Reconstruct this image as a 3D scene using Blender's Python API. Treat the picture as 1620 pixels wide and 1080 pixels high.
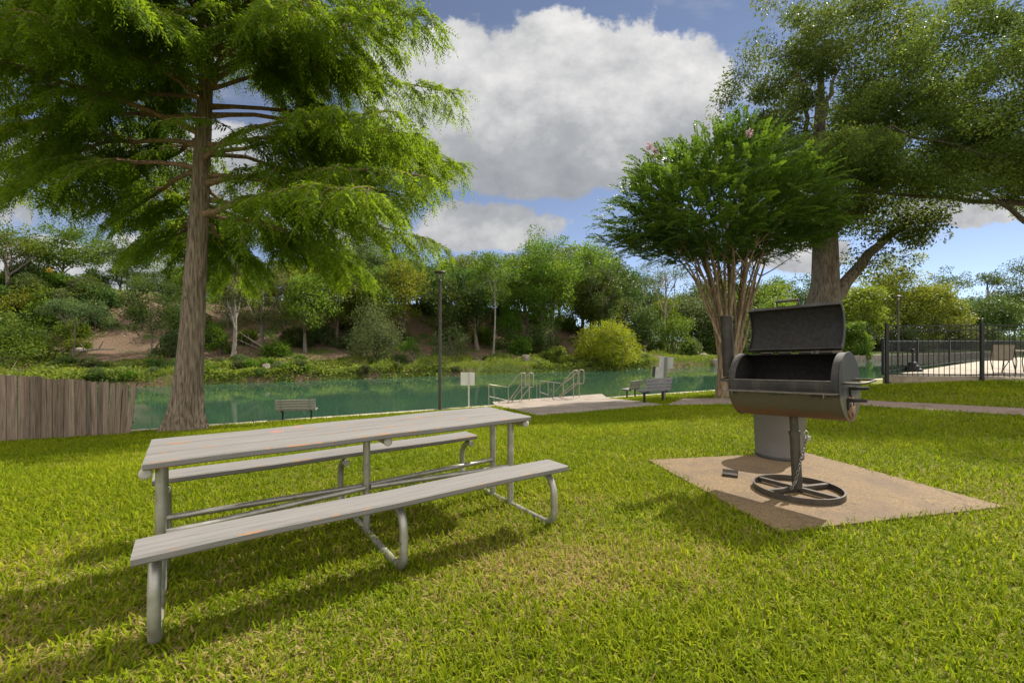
import bpy, math, random
import numpy as np
from mathutils import Vector, Matrix, Euler

# ------------------------------------------------------------------ basics
for o in list(bpy.data.objects):
    bpy.data.objects.remove(o)
scene = bpy.context.scene
col = scene.collection
R = math.radians
F, EYE, HOR = 720.0, 1.37, 538.0          # focal length in photo pixels, eye height, horizon row
rs = np.random.RandomState(7)
rnd = random.Random(11)

SUN_AZ = math.atan2(0.79, 0.61)           # angle from +Y towards +X
SUN_EL = R(46)

# ------------------------------------------------------------------ terrain
PX0, PY0 = -2.8, 17.0
EX, EY = 0.8976, 0.4408                    # river direction
def st(x, y):
    dx, dy = x - PX0, y - PY0
    return dx * EY - dy * EX, dx * EX + dy * EY
def xy(s, t):
    return PX0 + s * EY + t * EX, PY0 - s * EX + t * EY
def sm(a):
    a = np.clip(a, 0, 1)
    return a * a * (3 - 2 * a)
def lawn_z(x, y):
    s, t = st(np.asarray(x, float), np.asarray(y, float))
    z = -1.27 * np.clip(1 - s / 11.0, 0, 1) ** 1.1
    z = np.where(s < 0, -1.27, z)
    z = z + 0.19 * sm((np.asarray(x) - 6.5) / 4.0) * sm((s - 4) / 5.0)
    return z
def G(px, py):
    """ground point of our bank seen at a photo pixel"""
    u, v = (px - 810) / F, (HOR - py) / F
    lo = 0.5
    Z = lo
    while Z < 120:
        if EYE + v * Z < float(lawn_z(u * Z, Z)):
            break
        Z += 0.02
    return Vector((u * Z, Z, float(lawn_z(u * Z, Z))))
def at(px, py, Z):
    return Vector(((px - 810) / F * Z, Z, EYE + (HOR - py) / F * Z))
WATER = -1.63
RIVW = 20.4
def noise2(x, y, seed=0):
    r = np.random.RandomState(seed)
    out = 0
    for k in range(7):
        a = r.uniform(0, 6.28); f = r.uniform(.6, 1.6) * (1.0 + .45 * k)
        out = out + np.sin((x * math.cos(a) + y * math.sin(a)) * f + r.uniform(0, 6.28)) / (1 + .35 * k)
    return out / 3.0
def far_z(x, y):
    s, t = st(np.asarray(x, float), np.asarray(y, float))
    d = -s - RIVW
    k = 0.19 - 0.11 * sm((t - 32) / 20)
    z = WATER - 0.5 + 0.93 * sm((d + .5) / 0.9) + k * np.clip(d, 0, 8)
    hh = 5.6 * (1 - sm((t - 22) / 26)) + .5 * sm((-t - 12) / 15)
    z = z + hh * sm((d - 7.5) / 14.0)
    z = z + noise2(x * .9, y * .9, 3) * 0.13 * sm(d / 2) + noise2(x * .25, y * .25, 5) * 0.3 * sm((d - 2) / 6)
    return z
def FB(px, d):
    """point on the far bank, d metres behind the water's edge, under photo column px"""
    u = (px - 810) / F
    Z = (16.49 + RIVW + d) / (EX - EY * u)
    return Vector((u * Z, Z, float(far_z(u * Z, Z))))

# ------------------------------------------------------------------ tagging
def tag(o, label=None, cat=None, group=None, kind=None):
    if label: o['label'] = label
    if cat: o['category'] = cat
    if group: o['group'] = group
    if kind: o['kind'] = kind
    return o
def empty(name, loc, rz=0.0, label=None, cat=None, group=None):
    o = bpy.data.objects.new(name, None)
    o.empty_display_size = 0.2
    col.objects.link(o)
    o.location = loc
    o.rotation_euler = (0, 0, rz)
    return tag(o, label, cat, group)
def copy_tree(o, parent=None):
    c = o.copy()
    col.objects.link(c)
    if parent is not None:
        c.parent = parent
    for ch in list(o.children):
        copy_tree(ch, c)
    return c

# ------------------------------------------------------------------ mesh builder
class MB:
    def __init__(self):
        self.v, self.f, self.s = [], [], []
    def add(self, vs, fs, smooth=False):
        b = len(self.v)
        self.v += [tuple(p) for p in vs]
        self.f += [tuple(b + i for i in f) for f in fs]
        self.s += [smooth] * len(fs)
        return self
    def box(self, c, size, M=None, bev=0.0):
        x, y, z = [k / 2 for k in size]
        b = min(bev, x * .9, y * .9, z * .9)
        c = Vector(c)
        if b <= 0:
            vs = [Vector((sx * x, sy * y, sz * z)) for sz in (-1, 1) for sy in (-1, 1) for sx in (-1, 1)]
            fs = [(0, 2, 3, 1), (4, 5, 7, 6), (0, 1, 5, 4), (2, 6, 7, 3), (0, 4, 6, 2), (1, 3, 7, 5)]
        else:
            # chamfered box: outline of the longest prism plus chamfered caps
            ring = [(x - b, -y), (x, -y + b), (x, y - b), (x - b, y), (-x + b, y), (-x, y - b), (-x, -y + b), (-x + b, -y)]
            inner = [(x - b, -y + b), (x - b, -y + b), (x - b, y - b), (x - b, y - b), (-x + b, y - b), (-x + b, y - b), (-x + b, -y + b), (-x + b, -y + b)]
            vs = [Vector((p[0], p[1], -z + b)) for p in ring] + [Vector((p[0], p[1], z - b)) for p in ring]
            top = [(x - b, -y + b), (x - b, y - b), (-x + b, y - b), (-x + b, -y + b)]
            vs += [Vector((p[0], p[1], z)) for p in top] + [Vector((p[0], p[1], -z)) for p in top]
            fs = [(i, (i + 1) % 8, 8 + (i + 1) % 8, 8 + i) for i in range(8)]
            T, Bm = 16, 20
            fs += [(T, T + 1, T + 2, T + 3), (Bm + 3, Bm + 2, Bm + 1, Bm)]
            for k in range(4):
                a, bb = 2 * k + 1, 2 * k + 2
                fs.append((8 + a, 8 + bb % 8, T + (k + 1) % 4, T + k))
                fs.append((bb % 8, a, Bm + k, Bm + (k + 1) % 4))
                fs.append((8 + 2 * k, 8 + 2 * k + 1, T + k))
                fs.append((2 * k + 1, 2 * k, Bm + k))
        if M is not None:
            vs = [M @ p for p in vs]
        return self.add([p + c for p in vs], fs)
    def tube(self, pts, rad, seg=8, caps=True, flute=None):
        pts = [Vector(p) for p in pts]
        n = len(pts)
        if not hasattr(rad, '__len__'):
            rad = [rad] * n
        vs, fs = [], []
        prev = None
        for i, p in enumerate(pts):
            d = (pts[min(i + 1, n - 1)] - pts[max(i - 1, 0)])
            if d.length < 1e-9: d = Vector((0, 0, 1))
            d.normalize()
            if prev is None:
                a = Vector((0, 0, 1)) if abs(d.z) < .9 else Vector((1, 0, 0))
                prev = (a - d * a.dot(d)).normalized()
            else:
                prev = (prev - d * prev.dot(d))
                if prev.length < 1e-6:
                    prev = d.orthogonal()
                prev.normalize()
            q = d.cross(prev)
            for k in range(seg):
                an = 2 * math.pi * k / seg
                r = rad[i]
                if flute: r *= flute(i, an, p)
                vs.append(p + prev * (math.cos(an) * r) + q * (math.sin(an) * r))
        for i in range(n - 1):
            for k in range(seg):
                k2 = (k + 1) % seg
                fs.append((i * seg + k, i * seg + k2, (i + 1) * seg + k2, (i + 1) * seg + k))
        self.add(vs, fs, True)
        if caps:
            self.add([vs[k] for k in range(seg)], [tuple(reversed(range(seg)))])
            self.add([vs[(n - 1) * seg + k] for k in range(seg)], [tuple(range(seg))])
        return self
    def lathe(self, prof, seg=24, c=(0, 0, 0), M=None, smooth=True, sx=1.0, sy=1.0):
        c = Vector(c)
        vs, fs = [], []
        for r, z in prof:
            for k in range(seg):
                an = 2 * math.pi * k / seg
                p = Vector((r * math.cos(an) * sx, r * math.sin(an) * sy, z))
                vs.append((M @ p if M is not None else p) + c)
        for i in range(len(prof) - 1):
            for k in range(seg):
                k2 = (k + 1) % seg
                fs.append((i * seg + k, i * seg + k2, (i + 1) * seg + k2, (i + 1) * seg + k))
        return self.add(vs, fs, smooth)
    def xform(self, M):
        self.v = [tuple(M @ Vector(p)) for p in self.v]
        return self
    def build(self, name, mat, parent=None):
        me = bpy.data.meshes.new(name)
        me.from_pydata(self.v, [], self.f)
        me.polygons.foreach_set('use_smooth', self.s)
        me.update()
        o = bpy.data.objects.new(name, me)
        col.objects.link(o)
        if mat: me.materials.append(mat)
        if parent is not None: o.parent = parent
        return o

def np_mesh(name, V, faces_per, var, mat, parent=None, smooth=False):
    """V: (N,k,3) verts per element; faces_per: list of index tuples (all quads) in one element"""
    N, k, _ = V.shape
    nf = len(faces_per)
    fidx = np.array(faces_per, np.int32)                       # nf,4
    idx = (np.arange(N, dtype=np.int32)[:, None, None] * k + fidx[None]).reshape(-1)
    me = bpy.data.meshes.new(name)
    me.vertices.add(N * k)
    me.vertices.foreach_set('co', V.reshape(-1).astype(np.float32))
    me.loops.add(N * nf * 4)
    me.loops.foreach_set('vertex_index', idx)
    me.polygons.add(N * nf)
    me.polygons.foreach_set('loop_start', np.arange(N * nf, dtype=np.int32) * 4)
    me.polygons.foreach_set('loop_total', np.full(N * nf, 4, np.int32))
    if smooth:
        me.polygons.foreach_set('use_smooth', np.ones(N * nf, bool))
    at_ = me.attributes.new('var', 'FLOAT', 'POINT')
    at_.data.foreach_set('value', np.repeat(var, k).astype(np.float32))
    me.update(calc_edges=True)
    me.materials.append(mat)
    o = bpy.data.objects.new(name, me)
    col.objects.link(o)
    if parent is not None: o.parent = parent
    return o
def unit(a):
    return a / np.maximum(np.linalg.norm(a, axis=-1, keepdims=True), 1e-9)
def leaf_quads(P, A, N, L, W, fold=0.25):
    A = unit(A)
    S = unit(np.cross(A, N))
    Nn = np.cross(S, A)
    L = np.broadcast_to(np.asarray(L, float).reshape(-1, 1), (len(P), 1)); W = np.broadcast_to(np.asarray(W, float).reshape(-1, 1), (len(P), 1))
    m = P + A * L * .45
    up = Nn * W * fold
    return np.stack([P, m + S * W * .5 + up, P + A * L, m - S * W * .5 + up], 1)

# ------------------------------------------------------------------ materials
def nodes(name):
    m = bpy.data.materials.new(name)
    m.use_nodes = True
    nt = m.node_tree
    nt.nodes.clear()
    out = nt.nodes.new('ShaderNodeOutputMaterial')
    return m, nt, out
class NT:
    def __init__(self, nt): self.nt = nt
    def n(self, t, **kw):
        nd = self.nt.nodes.new(t)
        for k, v in kw.items():
            if k.startswith('_'): nd.inputs[k[1:]].default_value = v
            else: setattr(nd, k, v)
        return nd
    def l(self, a, b): self.nt.links.new(a, b)
    def noise(self, vec, scale, detail=4, rough=.55, dim='3D'):
        t = self.n('ShaderNodeTexNoise')
        t.inputs['Scale'].default_value = scale; t.inputs['Detail'].default_value = detail; t.inputs['Roughness'].default_value = rough
        if vec is not None: self.l(vec, t.inputs['Vector'])
        return t.outputs['Fac']
    def ramp(self, fac, stops):
        r = self.n('ShaderNodeValToRGB')
        el = r.color_ramp.elements
        while len(el) < len(stops): el.new(.5)
        for e, (p, c) in zip(el, stops):
            e.position = p; e.color = (*c, 1) if len(c) == 3 else c
        self.l(fac, r.inputs[0])
        return r.outputs[0]
    def mix(self, fac, a, b, mode='MIX'):
        m = self.n('ShaderNodeMix', data_type='RGBA', blend_type=mode)
        for sock, v in ((m.inputs[0], fac), (m.inputs[6], a), (m.inputs[7], b)):
            if hasattr(v, 'is_linked'): self.l(v, sock)
            elif isinstance(v, (tuple, list)): sock.default_value = (*v, 1) if len(v) == 3 else v
            else: sock.default_value = v
        return m.outputs[2]
    def math(self, op, a, b=None, c=None, clamp=False):
        m = self.n('ShaderNodeMath', operation=op, use_clamp=clamp)
        for i, v in enumerate((a, b, c)):
            if v is None: continue
            if hasattr(v, 'is_linked'): self.l(v, m.inputs[i])
            else: m.inputs[i].default_value = v
        return m.outputs[0]
    def step(self, x, a, b):
        m = self.n('ShaderNodeMapRange', interpolation_type='SMOOTHSTEP')
        self.l(x, m.inputs[0]); m.inputs[1].default_value = a; m.inputs[2].default_value = b
        return m.outputs[0]
    def obj(self): return self.n('ShaderNodeTexCoord').outputs['Object']
    def scale(self, vec, s):
        m = self.n('ShaderNodeMapping'); m.inputs['Scale'].default_value = s
        self.l(vec, m.inputs['Vector']); return m.outputs[0]
    def bump(self, h, strength, dist=.02):
        b = self.n('ShaderNodeBump'); b.inputs['Strength'].default_value = strength; b.inputs['Distance'].default_value = dist
        self.l(h, b.inputs['Height']); return b.outputs[0]
    def bsdf(self, base, rough=.6, metal=0.0, normal=None, spec=.5):
        p = self.n('ShaderNodeBsdfPrincipled')
        for nm, v in (('Base Color', base), ('Roughness', rough), ('Metallic', metal), ('Specular IOR Level', spec)):
            if hasattr(v, 'is_linked'): self.l(v, p.inputs[nm])
            elif isinstance(v, (tuple, list)): p.inputs[nm].default_value = (*v, 1)
            else: p.inputs[nm].default_value = v
        if normal is not None: self.l(normal, p.inputs['Normal'])
        return p.outputs[0]

def mat_leaf(name, a, b, c=None, trans=.45, rough=.45, spec=.35, hue=.06, tcol=1.5):
    """leaf: colour per leaf between a and b (c: rare), diffuse + light coming through"""
    m, nt, out = nodes(name); k = NT(nt)
    at_ = k.n('ShaderNodeAttribute', attribute_name='var')
    stops = [(0.0, a), (0.8, b)] + ([(1.0, c)] if c else [])
    base = k.ramp(at_.outputs['Fac'], stops)
    oi = k.n('ShaderNodeObjectInfo')
    h = k.n('ShaderNodeHueSaturation')
    k.l(k.math('MULTIPLY_ADD', oi.outputs['Random'], hue, .5 - hue / 2), h.inputs['Hue'])
    k.l(k.math('MULTIPLY_ADD', oi.outputs['Random'], .3, .85), h.inputs['Value'])
    k.l(base, h.inputs['Color'])
    p = k.bsdf(h.outputs[0], rough, 0, None, spec)
    t = k.n('ShaderNodeBsdfTranslucent')
    h2 = k.n('ShaderNodeHueSaturation'); h2.inputs['Hue'].default_value = .48; h2.inputs['Saturation'].default_value = 1.05; h2.inputs['Value'].default_value = tcol
    k.l(h.outputs[0], h2.inputs['Color']); k.l(h2.outputs[0], t.inputs['Color'])
    ms = k.n('ShaderNodeMixShader'); ms.inputs[0].default_value = trans
    k.l(p, ms.inputs[1]); k.l(t.outputs[0], ms.inputs[2]); k.l(ms.outputs[0], out.inputs[0])
    return m
def mat_bark(name, a, b, sc=(6, 6, .9), bump=.8, dist=.04):
    m, nt, out = nodes(name); k = NT(nt)
    v = k.scale(k.obj(), sc)
    n1 = k.noise(v, 3.0, 6, .65)
    n2 = k.noise(k.obj(), 1.2, 3)
    c = k.ramp(n1, [(.38, tuple(x * .8 for x in a)), (.50, tuple((x + y) / 2 for x, y in zip(a, b))), (.60, b)])
    c = k.mix(k.math('MULTIPLY', n2, .5), c, tuple(x * .6 for x in b), 'MIX')
    k.l(k.bsdf(c, .9, 0, k.bump(n1, bump, dist), .2), out.inputs[0])
    return m
def mat_simple(name, c, rough=.6, metal=0.0, var=.15, sc=8, bump=0.0, spec=.5):
    m, nt, out = nodes(name); k = NT(nt)
    n = k.noise(k.obj(), sc, 5)
    cc = k.ramp(n, [(.25, tuple(x * (1 - var) for x in c)), (.75, tuple(min(1, x * (1 + var)) for x in c))])
    k.l(k.bsdf(cc, rough, metal, k.bump(n, bump, .01) if bump else None, spec), out.inputs[0])
    return m

M = {}
M['cyp_leaf'] = mat_leaf('cypress_leaf', (.050, .102, .009), (.118, .178, .014), (.22, .225, .022), .55, .6, .08, 0.0, 1.95)
M['oak_leaf'] = mat_leaf('live_oak_leaf', (.042, .078, .014), (.100, .145, .024), (.18, .19, .05), .46, .55, .12, 0.0, 1.8)
M['elm_leaf'] = mat_leaf('elm_leaf', (.042, .075, .015), (.100, .135, .024), (.17, .18, .04), .48, .55, .12, 0.0, 1.8)
M['myrtle_leaf'] = mat_leaf('myrtle_leaf', (.038, .090, .013), (.090, .168, .018), (.17, .17, .03),   .42, .45, .20, 0.0, 1.8)
M['leaf_dark'] = mat_leaf('dark_leaf', (.026, .058, .012), (.070, .112, .020), (.15, .18, .04), .42, .5, .15)
M['leaf_mid'] = mat_leaf('mid_leaf', (.040, .082, .010), (.105, .162, .016), (.19, .22, .03), .46, .5, .15)
M['leaf_pale'] = mat_leaf('pale_leaf', (.070, .115, .012), (.150, .195, .022), (.23, .23, .04), .48, .5, .15)
M['leaf_grey'] = mat_leaf('grey_leaf', (.044, .068, .022), (.100, .132, .040), (.19, .19, .08), .40, .55, .15)
M['leaf_lime'] = mat_leaf('lime_leaf', (.115, .165, .012), (.215, .262, .018), (.32, .29, .03), .5, .55, .2, 0.0)
M['leaf_gold'] = mat_leaf('gold_green_leaf', (.085, .115, .014), (.165, .195, .022), (.24, .24, .03), .48, .5, .2, 0.0)
M['ground_leaf'] = mat_leaf('ground_cover_leaf', (.065, .11, .016), (.155, .20, .024), (.26, .25, .05), .45, .55, .25, 0.0)
M['blossom'] = mat_leaf('blossom', (.38, .24, .26), (.46, .33, .34), None, .3, .7, .1, 0.0, 1.2)
M['cyp_bark'] = mat_bark('cypress_bark', (.07, .052, .036), (.31, .245, .175), (9, 9, .7), 1.0, .07)
M['limb_bark'] = mat_bark('limb_bark', (.12, .07, .045), (.30, .20, .135), (5, 5, 5), .5, .02)
M['bark'] = mat_bark('grey_bark', (.07, .055, .042), (.23, .19, .15), (5, 5, 1.1), .9, .05)
M['bark_dark'] = mat_bark('oak_bark', (.04, .033, .026), (.12, .10, .08), (5, 5, 1.1), .9, .05)
M['bark_pale'] = mat_bark('pale_bark', (.12, .10, .08), (.29, .26, .215), (4, 4, 1.2), .4, .02)
M['myrtle_bark'] = mat_bark('myrtle_bark', (.11, .073, .042), (.33, .245, .15), (6, 6, .8), .5, .02)
M['twig'] = mat_bark('dead_wood', (.16, .13, .10), (.34, .30, .25), (4, 4, 4), .4, .02)

# lawn soil
m, nt, out = nodes('lawn_soil'); k = NT(nt)
n1 = k.noise(k.obj(), .8, 4); n2 = k.noise(k.obj(), 40, 4)
c = k.mix(n2, (.085, .105, .015), (.18, .19, .035))
c = k.mix(k.math('MULTIPLY', k.step(n1, .42, .62), .6), c, (.17, .125, .055))
k.l(k.bsdf(c, .95, 0, k.bump(n2, .6, .02), .1), out.inputs[0]); M['soil'] = m
# grass blades
m, nt, out = nodes('grass_blade'); k = NT(nt)
a_ = k.n('ShaderNodeAttribute', attribute_name='var')
c = k.ramp(a_.outputs['Fac'], [(0, (.092, .138, .004)), (.45, (.188, .232, .007)), (.72, (.295, .295, .014)), (.80, (.27, .215, .066)), (1, (.335, .255, .105))])
p = k.bsdf(c, .6, 0, None, .05)
t = k.n('ShaderNodeBsdfTranslucent'); h2 = k.n('ShaderNodeHueSaturation'); h2.inputs['Value'].default_value = 1.45; k.l(c, h2.inputs['Color']); k.l(h2.outputs[0], t.inputs['Color'])
ms = k.n('ShaderNodeMixShader'); ms.inputs[0].default_value = .42
k.l(p, ms.inputs[1]); k.l(t.outputs[0], ms.inputs[2]); k.l(ms.outputs[0], out.inputs[0]); M['grass'] = m
# far bank soil
m, nt, out = nodes('bank_soil'); k = NT(nt)
n1 = k.noise(k.obj(), .45, 5, .6); n2 = k.noise(k.obj(), 6, 5, .7); n3 = k.noise(k.obj(), .18, 2)
c = k.mix(n2, (.060, .040, .027), (.20, .14, .092))
g_ = k.mix(n2, (.035, .055, .013), (.085, .11, .024))
ga = k.n('ShaderNodeAttribute', attribute_name='green')
c = k.mix(k.step(k.math('ADD', n1, ga.outputs['Fac']), .50, .60), c, g_)
k.l(k.bsdf(c, .95, 0, k.bump(n2, 1, .12), .1), out.inputs[0]); M['bank'] = m
# aggregate concrete
def mat_concrete(name, a, b, speck=90, rough=.85, stain=(.10, .07, .05)):
    m, nt, out = nodes(name); k = NT(nt)
    o_ = k.obj()
    v = k.n('ShaderNodeTexVoronoi'); v.inputs['Scale'].default_value = speck; k.l(o_, v.inputs['Vector'])
    bw = k.n('ShaderNodeRGBToBW'); k.l(v.outputs['Color'], bw.inputs[0])
    n1 = k.noise(o_, 1.6, 5, .6); n2 = k.noise(o_, 14, 4)
    c = k.mix(bw.outputs[0], a, b)
    c = k.mix(k.math('MULTIPLY', k.step(n1, .48, .66), .6), c, stain)
    crk = k.n('ShaderNodeTexVoronoi', feature='DISTANCE_TO_EDGE'); crk.inputs['Scale'].default_value = .9; wv = k.n('ShaderNodeVectorMath', operation='ADD'); k.l(o_, wv.inputs[0]); nz_ = k.n('ShaderNodeTexNoise'); nz_.inputs['Scale'].default_value = 4; nz_.inputs['Detail'].default_value = 6; k.l(o_, nz_.inputs['Vector']); sc_ = k.n('ShaderNodeVectorMath', operation='SCALE'); k.l(nz_.outputs['Color'], sc_.inputs[0]); sc_.inputs['Scale'].default_value = .35; k.l(sc_.outputs[0], wv.inputs[1]); k.l(wv.outputs[0], crk.inputs['Vector'])
    c = k.mix(k.math('MULTIPLY', k.math('MULTIPLY', k.math('SUBTRACT', 1.0, k.step(crk.outputs['Distance'], .002, .009)), k.step(n2, .45, .6)), .6), c, (.05, .04, .03))
    c = k.mix(k.math('MULTIPLY', n2, .35), c, tuple(x * .75 for x in a))
    k.l(k.bsdf(c, rough, 0, k.bump(v.outputs['Distance'], .35, .006), .25), out.inputs[0])
    return m
M['pad'] = mat_concrete('aggregate_concrete', (.096, .064, .033), (.232, .160, .084), 85)
M['slab'] = mat_concrete('landing_concrete', (.22, .18, .145), (.32, .27, .22), 60)
M['curb'] = mat_concrete('wall_concrete', (.36, .30, .22), (.50, .43, .33), 30)
M['path'] = mat_concrete('path_concrete', (.16, .115, .09), (.26, .19, .15), 40)
M['gravel'] = mat_concrete('gravel_path', (.16, .115, .085), (.46, .36, .29), 26)
M['deck'] = mat_concrete('deck_concrete', (.33, .28, .21), (.41, .355, .275), 20)
M['poolwall'] = mat_concrete('pool_wall_concrete', (.26, .215, .15), (.34, .28, .20), 20)
M['stone'] = mat_concrete('river_wall_stone', (.16, .14, .11), (.30, .26, .21), 3)
# painted wood
def mat_paint(name, base, worn, sc=(3, 40, 40), spots=(), chip=.735):
    m, nt, out = nodes(name); k = NT(nt)
    o_ = k.obj()
    g = k.noise(k.scale(o_, sc), 1.0, 6, .65)
    n1 = k.noise(o_, 3.5, 4); n2 = k.noise(k.scale(o_, (6, 22, 22)), 1.6, 5, .7)
    c = k.ramp(g, [(.30, tuple(x * .55 for x in base)), (.42, tuple(x * .9 for x in base)), (.66, tuple(x * 1.1 for x in base))])
    c = k.mix(k.math('MULTIPLY', n1, .3), c, tuple(x * .8 for x in base))
    c = k.mix(k.step(n2, chip, chip + .035), c, worn)
    for (sx, sy, rr, cc) in spots:
        sub = k.n('ShaderNodeVectorMath', operation='DISTANCE'); k.l(o_, sub.inputs[0]); sub.inputs[1].default_value = (sx, sy, .76)
        dd = k.math('ADD', sub.outputs['Value'], k.math('MULTIPLY', k.noise(o_, 26, 4), .06))
        inv = k.math('SUBTRACT', 1.0, k.step(dd, rr, rr + .02))
        c = k.mix(k.math('MULTIPLY', inv, .6), c, cc)
    k.l(k.bsdf(c, .72, 0, k.bump(g, .5, .006), .3), out.inputs[0])
    return m
M['table_paint'] = mat_paint('weathered_grey_paint', (.168, .158, .147), (.23, .13, .075), (2.2, 40, 40), ((-.55, .17, .062, (.34, .12, .09)), (-.40, .25, .055, (.34, .12, .09))))
M['table_edge'] = mat_paint('worn_paint_edge', (.155, .146, .134), (.26, .135, .065), (2.2, 40, 40), (), .54)
M['bench_paint'] = mat_paint('grey_green_slat', (.24, .23, .20), (.30, .24, .18), (30, 3, 30))
M['bench_dark'] = mat_paint('dark_grey_slat', (.23, .22, .225), (.22, .2, .18), (30, 3, 30))
def mat_fence():
    m, nt, out = nodes('weathered_fence_board'); k = NT(nt)
    o_ = k.obj()
    oi = k.n('ShaderNodeObjectInfo')
    off = k.n('ShaderNodeVectorMath', operation='ADD'); k.l(o_, off.inputs[0])
    cm = k.n('ShaderNodeCombineXYZ'); k.l(k.math('MULTIPLY', oi.outputs['Random'], 37), cm.inputs[0]); k.l(cm.outputs[0], off.inputs[1])
    g = k.noise(k.scale(off.outputs[0], (30, 30, 1.6)), 1.0, 6, .65)
    c = k.ramp(g, [(.28, (.085, .062, .045)), (.65, (.235, .18, .135))])
    h = k.n('ShaderNodeHueSaturation'); k.l(c, h.inputs['Color']); k.l(k.math('MULTIPLY_ADD', oi.outputs['Random'], .7, .62), h.inputs['Value'])
    k.l(k.bsdf(h.outputs[0], .9, 0, k.bump(g, .6, .01), .15), out.inputs[0])
    return m
M['fence'] = mat_fence()
# metals
def mat_pipe():
    m, nt, out = nodes('galvanized_pipe'); k = NT(nt)
    n1 = k.noise(k.obj(), 9, 5, .6); n2 = k.noise(k.obj(), 55, 3)
    c = k.ramp(n1, [(.3, (.27, .255, .22)), (.7, (.42, .405, .36))])
    c = k.mix(k.step(n2, .66, .72), c, (.17, .10, .06))
    n3 = k.noise(k.scale(k.obj(), (3, 3, 1.2)), 4.0, 6, .7)
    c = k.mix(k.math('MULTIPLY', k.step(n3, .5, .68), .6), c, (.20, .18, .15))
    r = k.math('MULTIPLY_ADD', n1, .3, .32)
    k.l(k.bsdf(c, r, .65, k.bump(n2, .08, .003)), out.inputs[0])
    return m
M['pipe'] = mat_pipe()
M['pipe_end'] = mat_simple('pipe_cap', (.44, .42, .37), .7, .2)
M['rail'] = mat_simple('handrail_steel', (.33, .295, .235), .4, .6, .25, 4)
M['black'] = mat_simple('black_metal', (.018, .018, .018), .45, .4, .2, 20)
M['pole'] = mat_simple('bronze_pole', (.065, .058, .05), .5, .4, .2, 6)
M['glass_lamp'] = mat_simple('lamp_lens', (.42, .38, .30), .3, 0, .1, 5)
def mat_grill():
    m, nt, out = nodes('sooty_grill_steel'); k = NT(nt)
    o_ = k.obj()
    n1 = k.noise(o_, 5, 6, .65); n2 = k.noise(o_, 60, 3); n3 = k.noise(o_, 11, 5, .7)
    c = k.ramp(n1, [(.3, (.011, .010, .009)), (.55, (.034, .030, .025)), (.8, (.080, .068, .052))])
    stk = k.noise(k.scale(o_, (14, 14, 1.2)), 1.0, 5, .6)
    c = k.mix(k.math('MULTIPLY', k.step(stk, .52, .7), .45), c, (.07, .06, .045))
    sx = k.n('ShaderNodeSeparateXYZ'); k.l(o_, sx.inputs[0])
    zz = k.math('ADD', sx.outputs[2], k.math('MULTIPLY', n3, -.14))
    olive = k.math('SUBTRACT', 1.0, k.step(zz, .80, .84))  # lower drum coloured lighter olive, standing in for light bounced off the ground
    c = k.mix(k.math('MULTIPLY', olive, k.math('MULTIPLY_ADD', n3, .4, .6)), c, (.112, .098, .064))
    rust = k.math('SUBTRACT', 1.0, k.step(zz, .645, .685))
    c = k.mix(k.math('MULTIPLY', rust, k.math('MULTIPLY_ADD', n1, .7, .35)), c, (.15, .066, .028))
    c = k.mix(k.step(n2, .73, .76), c, (.20, .18, .16))
    k.l(k.bsdf(c, k.math('MULTIPLY_ADD', n1, .3, .42), .2, k.bump(n2, .25, .004), .35), out.inputs[0])
    return m
M['grill'] = mat_grill()
M['soot'] = mat_simple('soot', (.017, .015, .014), .75, .1, .5, 30, .4, .3)
M['gsteel'] = mat_simple('weathered_grill_bar', (.068, .057, .045), .5, .5, .35, 12, .2)
M['rust'] = mat_simple('rusty_damper', (.20, .10, .055), .8, .2, .4, 25, .3)
M['edge'] = mat_simple('worn_steel_edge', (.15, .135, .115), .45, .6, .3, 40)
M['chain'] = mat_simple('chain_steel', (.20, .19, .17), .4, .7, .3, 30)
M['brass'] = mat_simple('padlock_body', (.42, .40, .36), .35, .7, .1, 20)
M['can'] = mat_simple('grey_plastic', (.15, .14, .132), .55, 0, .10, 5, .05)
M['can_dark'] = mat_simple('dark_plastic', (.05, .05, .05), .6)
M['sign_white'] = mat_simple('white_sign_back', (.62, .60, .57), .5, .1, .06, 5)
M['sign_grey'] = mat_simple('grey_sign_back', (.48, .50, .45), .5, .3, .15, 4)
M['sign_yellow'] = mat_simple('yellow_sign_face', (.80, .42, .02), .5, 0, .05)
M['sign_tan'] = mat_simple('tan_sign_face', (.55, .38, .22), .5, 0, .05)
M['strap'] = mat_simple('dark_strap', (.03, .03, .035), .7)
M['sling'] = mat_simple('beige_sling', (.24, .20, .15), .8)
M['shirt'] = mat_simple('blue_shirt', (.08, .26, .62), .8)
M['trousers'] = mat_simple('dark_trousers', (.05, .05, .07), .85)
M['skin'] = mat_simple('skin', (.45, .28, .2), .6)
M['hair'] = mat_simple('hair', (.18, .15, .13), .8)
# water
m, nt, out = nodes('river_water'); k = NT(nt)
o_ = k.obj()
n1 = k.noise(k.scale(o_, (.5, 1.6, 1)), 2.0, 4, .55); n2 = k.noise(k.scale(o_, (.12, .4, 1)), 1.0, 3)
c = k.mix(n2, (.020, .054, .033), (.032, .072, .043))
hgt = k.math('ADD', k.math('MULTIPLY', n1, .6), n2)
k.l(k.bsdf(c, .03, 0, k.bump(hgt, .06, .05), .5), out.inputs[0]); M['water'] = m

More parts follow.
